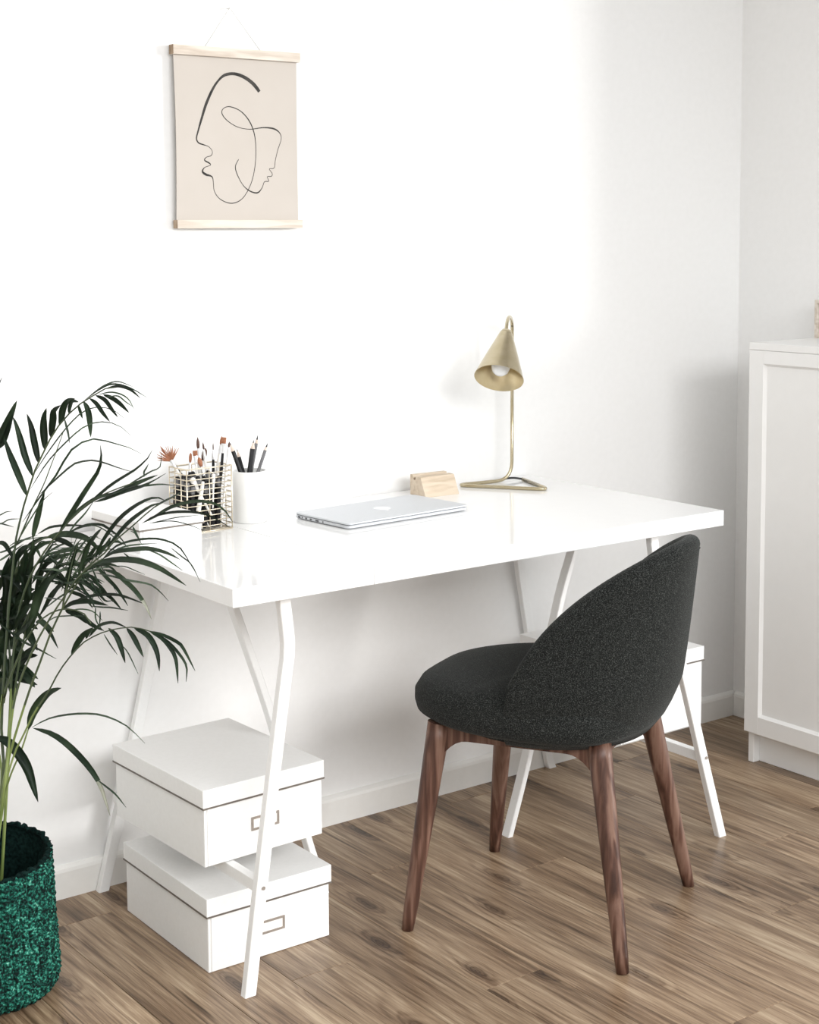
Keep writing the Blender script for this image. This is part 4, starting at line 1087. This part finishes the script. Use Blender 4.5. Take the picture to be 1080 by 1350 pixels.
# mid bundle
frond([(9, 1040), (14, 950), (14, 880), (10, 820), (15, 770), (30, 735), (48, 715), (66, 707)], 0.0034, 0.0014, [
    (9, [(60, 709), (75, 705), (89, 704), (103, 706), (114, 710), (124, 718), (134, 730)]), (5, [(20, 742), (35, 722), (52, 711), (72, 707)]), (6, [(18, 738), (28, 724), (42, 720), (50, 727), (54, 737)]),
    (3, [(-8, 730), (5, 727), (17, 721), (33, 711), (48, 706)]), (3, [(-6, 742), (6, 735), (16, 728), (30, 718)]), (6, [(-8, 716), (4, 716), (12, 726), (17, 738)]),
    (2, [(10, 722), (22, 714), (36, 711), (55, 708)]), (7, [(66, 708), (80, 712), (92, 718), (102, 727)]), (6, [(32, 738), (45, 725), (60, 716), (75, 714)]),
    (3, [(55, 735), (70, 724), (84, 717), (97, 715)]), (2, [(55, 742), (75, 727), (92, 722), (112, 722), (125, 726)]), (2, [(62, 733), (80, 727), (100, 726), (120, 730), (135, 737)]),
    (7, [(42, 770), (52, 752), (66, 740), (84, 732), (100, 730)]), (5, [(48, 775), (60, 760), (75, 748), (92, 742), (108, 742)]), (3, [(36, 760), (50, 742), (66, 730), (88, 724)]),
], 0.03)
# frond with tall leaflets reaching over the white box
frond([(2, 1054), (7, 1020), (19, 973), (39, 910), (54, 870), (67, 834), (78, 811), (86, 795), (97, 777), (105.5, 762), (114, 748), (128, 737), (139, 728), (150, 714), (167, 700), (182, 687), (200, 671), (218, 660)], 0.0030, 0.0010, [
    (5.5, [(126, 738), (131, 722), (138, 709), (147, 696), (160, 681), (178, 667), (195.5, 658), (208, 656), (218, 660)]), (5.5, [(140, 726), (144, 719), (155.5, 704), (169, 689), (184, 677), (200, 666.5), (213, 663)]),
    (5, [(187, 690), (205, 680.5), (224, 669), (248, 662), (265, 660.6), (280, 663), (294, 670), (306, 687)]), (4, [(190, 688), (205, 680), (225, 675.5), (245, 674.5), (262, 676), (280, 681.5), (301, 694)]),
    (1.6, [(196, 690), (215, 686), (235, 682), (264, 679)]), (1.6, [(200, 690), (218, 687), (235, 688), (255, 694), (269, 700)]),
    (5.5, [(104, 714), (101, 722), (98, 732), (94, 745), (91, 758), (88, 773), (82, 801)]), (5.5, [(119, 716), (115, 726), (111, 736), (106, 750), (103, 762)]), (5.5, [(134, 697), (128, 703), (122, 711), (115, 722), (110, 733), (105, 746)]),
    (3, [(200, 671), (214, 662), (228, 655), (238, 649)]), (3, [(175, 694), (180, 705), (184, 712)]), (1.8, [(172, 700), (178, 703), (184, 712), (187, 718)]), (5, [(146, 708), (142, 716), (136, 724), (130, 733)]),
    (4, [(92, 748), (83, 751), (76, 756), (70, 764)]), (3, [(97, 748), (88, 751), (78, 752), (66, 750), (58, 752)]), (2, [(58, 788), (70, 789), (82, 790.5)]),
], -0.035, extra=[([(82, 803), (88, 775), (95, 742), (103, 716)], 0.0015, 0.001)])
# leaves over the box and the desk edge
frond([(4, 1050), (10, 1000), (20, 920), (42, 860), (66, 815), (86, 785), (104, 760), (122, 745), (135, 737)], 0.0028, 0.0013, [
    (6.5, [(134, 738), (145, 730), (155.5, 726.5), (178, 724), (194, 723), (211, 726), (225, 731), (236, 737)]), (3.4, [(136, 736), (150, 722), (165, 715), (185, 711), (205, 710), (220, 713), (235, 720), (245, 733), (253, 747)]),
    (2.4, [(140, 732), (160, 722), (180, 718), (205, 716.5)]), (8.5, [(116, 748), (133, 741), (155.5, 737.5), (178, 738.5), (194, 742.5), (211, 749.5), (228.5, 760.5), (244, 771)]),
    (2.4, [(195, 725), (210, 731), (225, 741), (239, 751)]), (1.8, [(225, 722), (240, 734), (252, 744), (263, 765)]), (6.5, [(136, 751), (151.5, 755), (165, 766), (176.7, 777), (187, 790), (194, 802), (199, 815)], 0.82),
    (3, [(125, 755), (140, 758), (154, 761), (169, 765), (187, 768), (199, 771), (211, 780), (221, 791)]), (2.6, [(108, 757), (120, 753), (132, 749), (146, 748)]), (1.4, [(150, 746), (165, 747), (180, 753), (190, 757)]),
    (2, [(163, 729), (170, 735), (174, 741)]), (3, [(100, 764), (108, 758), (115, 757), (120, 762)]), (3.4, [(104, 768), (116, 772), (125, 778), (134, 787), (140, 792.6), (149, 791.5)]),
    (4, [(104, 770), (112, 780), (120, 790), (124, 800)]), (2, [(108, 764), (118, 766), (124, 772), (127, 782)]), (5, [(108, 762), (95, 768), (84, 768)]), 
], -0.06)
# low hub with broad leaves
frond([(0, 940), (5, 920), (12, 898), (24, 867), (33, 846), (48, 824), (62, 811), (82, 803), (100, 804.5), (112, 810), (120, 822)], 0.0030, 0.0012, [
    (7, [(82, 803), (94, 795.5), (105.5, 793), (120, 793), (133, 796), (142, 798)]), (4.5, [(92, 797), (110, 788), (132, 784), (154, 784), (169, 788), (190, 796)]), (2.4, [(120, 799), (135, 800.5), (147, 801), (167, 804.5)]),
    (8, [(47, 820), (54, 819), (61, 825), (70, 832)]), (8, [(86, 804.5), (97, 808), (106, 813), (113, 821)]), (6, [(96, 805), (110, 814), (122, 824), (136, 831)]), (2, [(90, 806), (105, 803), (122, 806), (134, 817)]),
    (6, [(85, 768), (74, 777), (66, 787), (60, 799), (52, 812)]), (12, [(73, 757), (64, 765), (55.5, 777), (48, 795.5), (42, 818), (34, 840)]), (9, [(42, 796), (34, 803), (28, 812), (18, 830)]),
    (3.2, [(-6, 817), (8, 829), (17, 835.5), (33, 847), (50, 855.5), (72, 867.5)]), (2, [(126, 799), (126.5, 817), (134, 829)]), (2, [(132, 806), (132, 815), (131, 824)]), (2, [(60, 822), (72, 814), (88, 812), (110, 812)]),
    (1.4, [(125, 800), (122, 790), (124, 780), (120, 768)]), (7, [(18, 838), (28, 832), (36, 824), (44, 814)]),
], -0.02)
# drooping frond under the desk edge
frond([(2, 1063), (7, 1034), (20, 991), (31, 969), (45, 940), (63, 913), (77, 887), (89, 870), (100, 857), (110, 847), (132, 835), (154, 829), (177, 827), (199, 832.6)], 0.0024, 0.0009, [
    (7.5, [(94, 863), (102, 848), (111, 836), (122, 828)]), (4.5, [(117, 840), (129, 826), (140, 821.5), (151.5, 821), (166, 827)]), (7, [(143, 828), (153, 838), (159, 852), (164.5, 872)]), (6.5, [(167, 828), (175, 838), (182.6, 852.6), (188.5, 865)]),
    (7.5, [(177, 828), (193, 836), (202, 848), (208, 864), (210, 883)]), (5.5, [(198, 833), (214, 842), (225.5, 855.6), (232, 870), (234.5, 898)]), (4, [(201, 834), (220, 845), (237, 863), (246, 879), (245.5, 897)]),
    (4.5, [(198, 832), (217, 838), (236, 848), (243, 857), (256, 882)]), (1.8, [(137, 836), (145.5, 850), (154, 862)]), (1.6, [(160, 850), (169, 861), (181, 886)]), (5, [(113, 842), (117, 834), (124, 829)]),
], -0.045, 'stalk')
# small low frond
frond([(3, 1071), (7, 1046), (14, 1022), (22, 1003), (30, 984), (37, 962)], 0.0024, 0.0014, [
    (11.5, [(37.5, 962), (42, 943), (52, 926), (65, 913), (79.5, 907.5)]), (3, [(42, 959), (60, 949), (77, 944), (100, 941), (120, 941), (139, 944), (167, 957), (189, 978)]),
    (8, [(44, 960), (65, 966), (82, 976), (99, 991), (117, 1011), (132, 1035), (144, 1072)], 0.83), (2.4, [(128, 1028), (140, 1037), (153, 1048), (165, 1063)]),
], 0.0)
frond([(-6, 1040), (-22, 1000), (-18, 978), (-6, 973)], 0.0026, 0.0016, [(13, [(-8, 973), (3, 974), (14, 981), (26, 995), (36, 1012), (42, 1030), (49.5, 1055)])], -0.02)
# dense dark leaves by the left edge
lv = []
for k in range(40):
    u0, v0 = random.uniform(-15, 22), random.uniform(790, 905); an = random.uniform(-100, 35) if k % 3 else random.uniform(60, 110)
    Lg = random.uniform(45, 95) if k % 3 else random.uniform(30, 55)
    dx, dy = math.cos(math.radians(an)) * 0.62, math.sin(math.radians(an))
    ex, ey = min(u0 + dx * Lg, 48), max(v0 + dy * Lg, 712)
    ey = min(ey, 925)
    lv.append((random.uniform(8, 13), [(u0, v0), ((u0 + ex) / 2 + random.uniform(-4, 4), (v0 + ey) / 2 - 4), (ex, ey)]))
frond([(1, 1045), (-3, 980), (0, 920), (4, 870), (12, 820), (20, 770), (26, 730)], 0.0034, 0.0015, lv, 0.05)
lv = []
hubs = [(48, 752), (66, 735), (88, 742), (104, 756), (60, 790), (122, 742), (80, 770)]
for k in range(58):
    hx, hy = random.choice(hubs); an = random.uniform(-75, 22) if k % 4 else random.uniform(22, 70)
    Lg = random.uniform(28, 66); a = math.radians(an); u0, v0 = hx + random.uniform(-16, 10), hy + random.uniform(-12, 14)
    ex, ey = u0 + math.cos(a) * Lg, v0 + math.sin(a) * Lg
    ey = max(ey, 700)
    lv.append((random.choice([1.3, 1.6, 2, 2.6, 3.4, 5]), [(u0, v0), (u0 + (ex - u0) * .35, v0 + (ey - v0) * .45 - 3), (u0 + (ex - u0) * .7, v0 + (ey - v0) * .8 - 3), (ex, ey + random.uniform(2, 9))]))
frond([(7, 1040), (12, 980), (18, 920), (30, 850), (46, 790), (64, 755), (90, 742), (112, 744)], 0.0030, 0.0012, lv, 0.005)
frond([(5, 1035), (3, 990), (2, 940), (14, 880), (24, 840), (40, 805)], 0.0030, 0.0015, [
    (8, [(24, 745), (30, 762), (34, 778), (33, 795)]), (8, [(40, 790), (38, 770), (40, 745), (44, 712)]), (8, [(33, 800), (36, 775), (34, 750), (36, 728)]), (8, [(12, 795), (22, 770), (30, 745), (35, 722)]),
    (8, [(20, 800), (16, 775), (18, 748), (26, 725)]), (8, [(4, 800), (8, 775), (6, 755), (12, 735)]), (6, [(46, 782), (52, 762), (60, 745), (74, 730)]), (7, [(20, 835), (26, 812), (38, 790), (52, 775)]),
    (9, [(-10, 790), (0, 770), (12, 752), (20, 735)]), (9, [(-12, 760), (2, 755), (18, 765), (30, 782)]), (9, [(0, 880), (3, 862), (8, 842), (14, 822)]), (8, [(2, 850), (6, 870), (9, 880), (10, 893)]),
], 0.02)
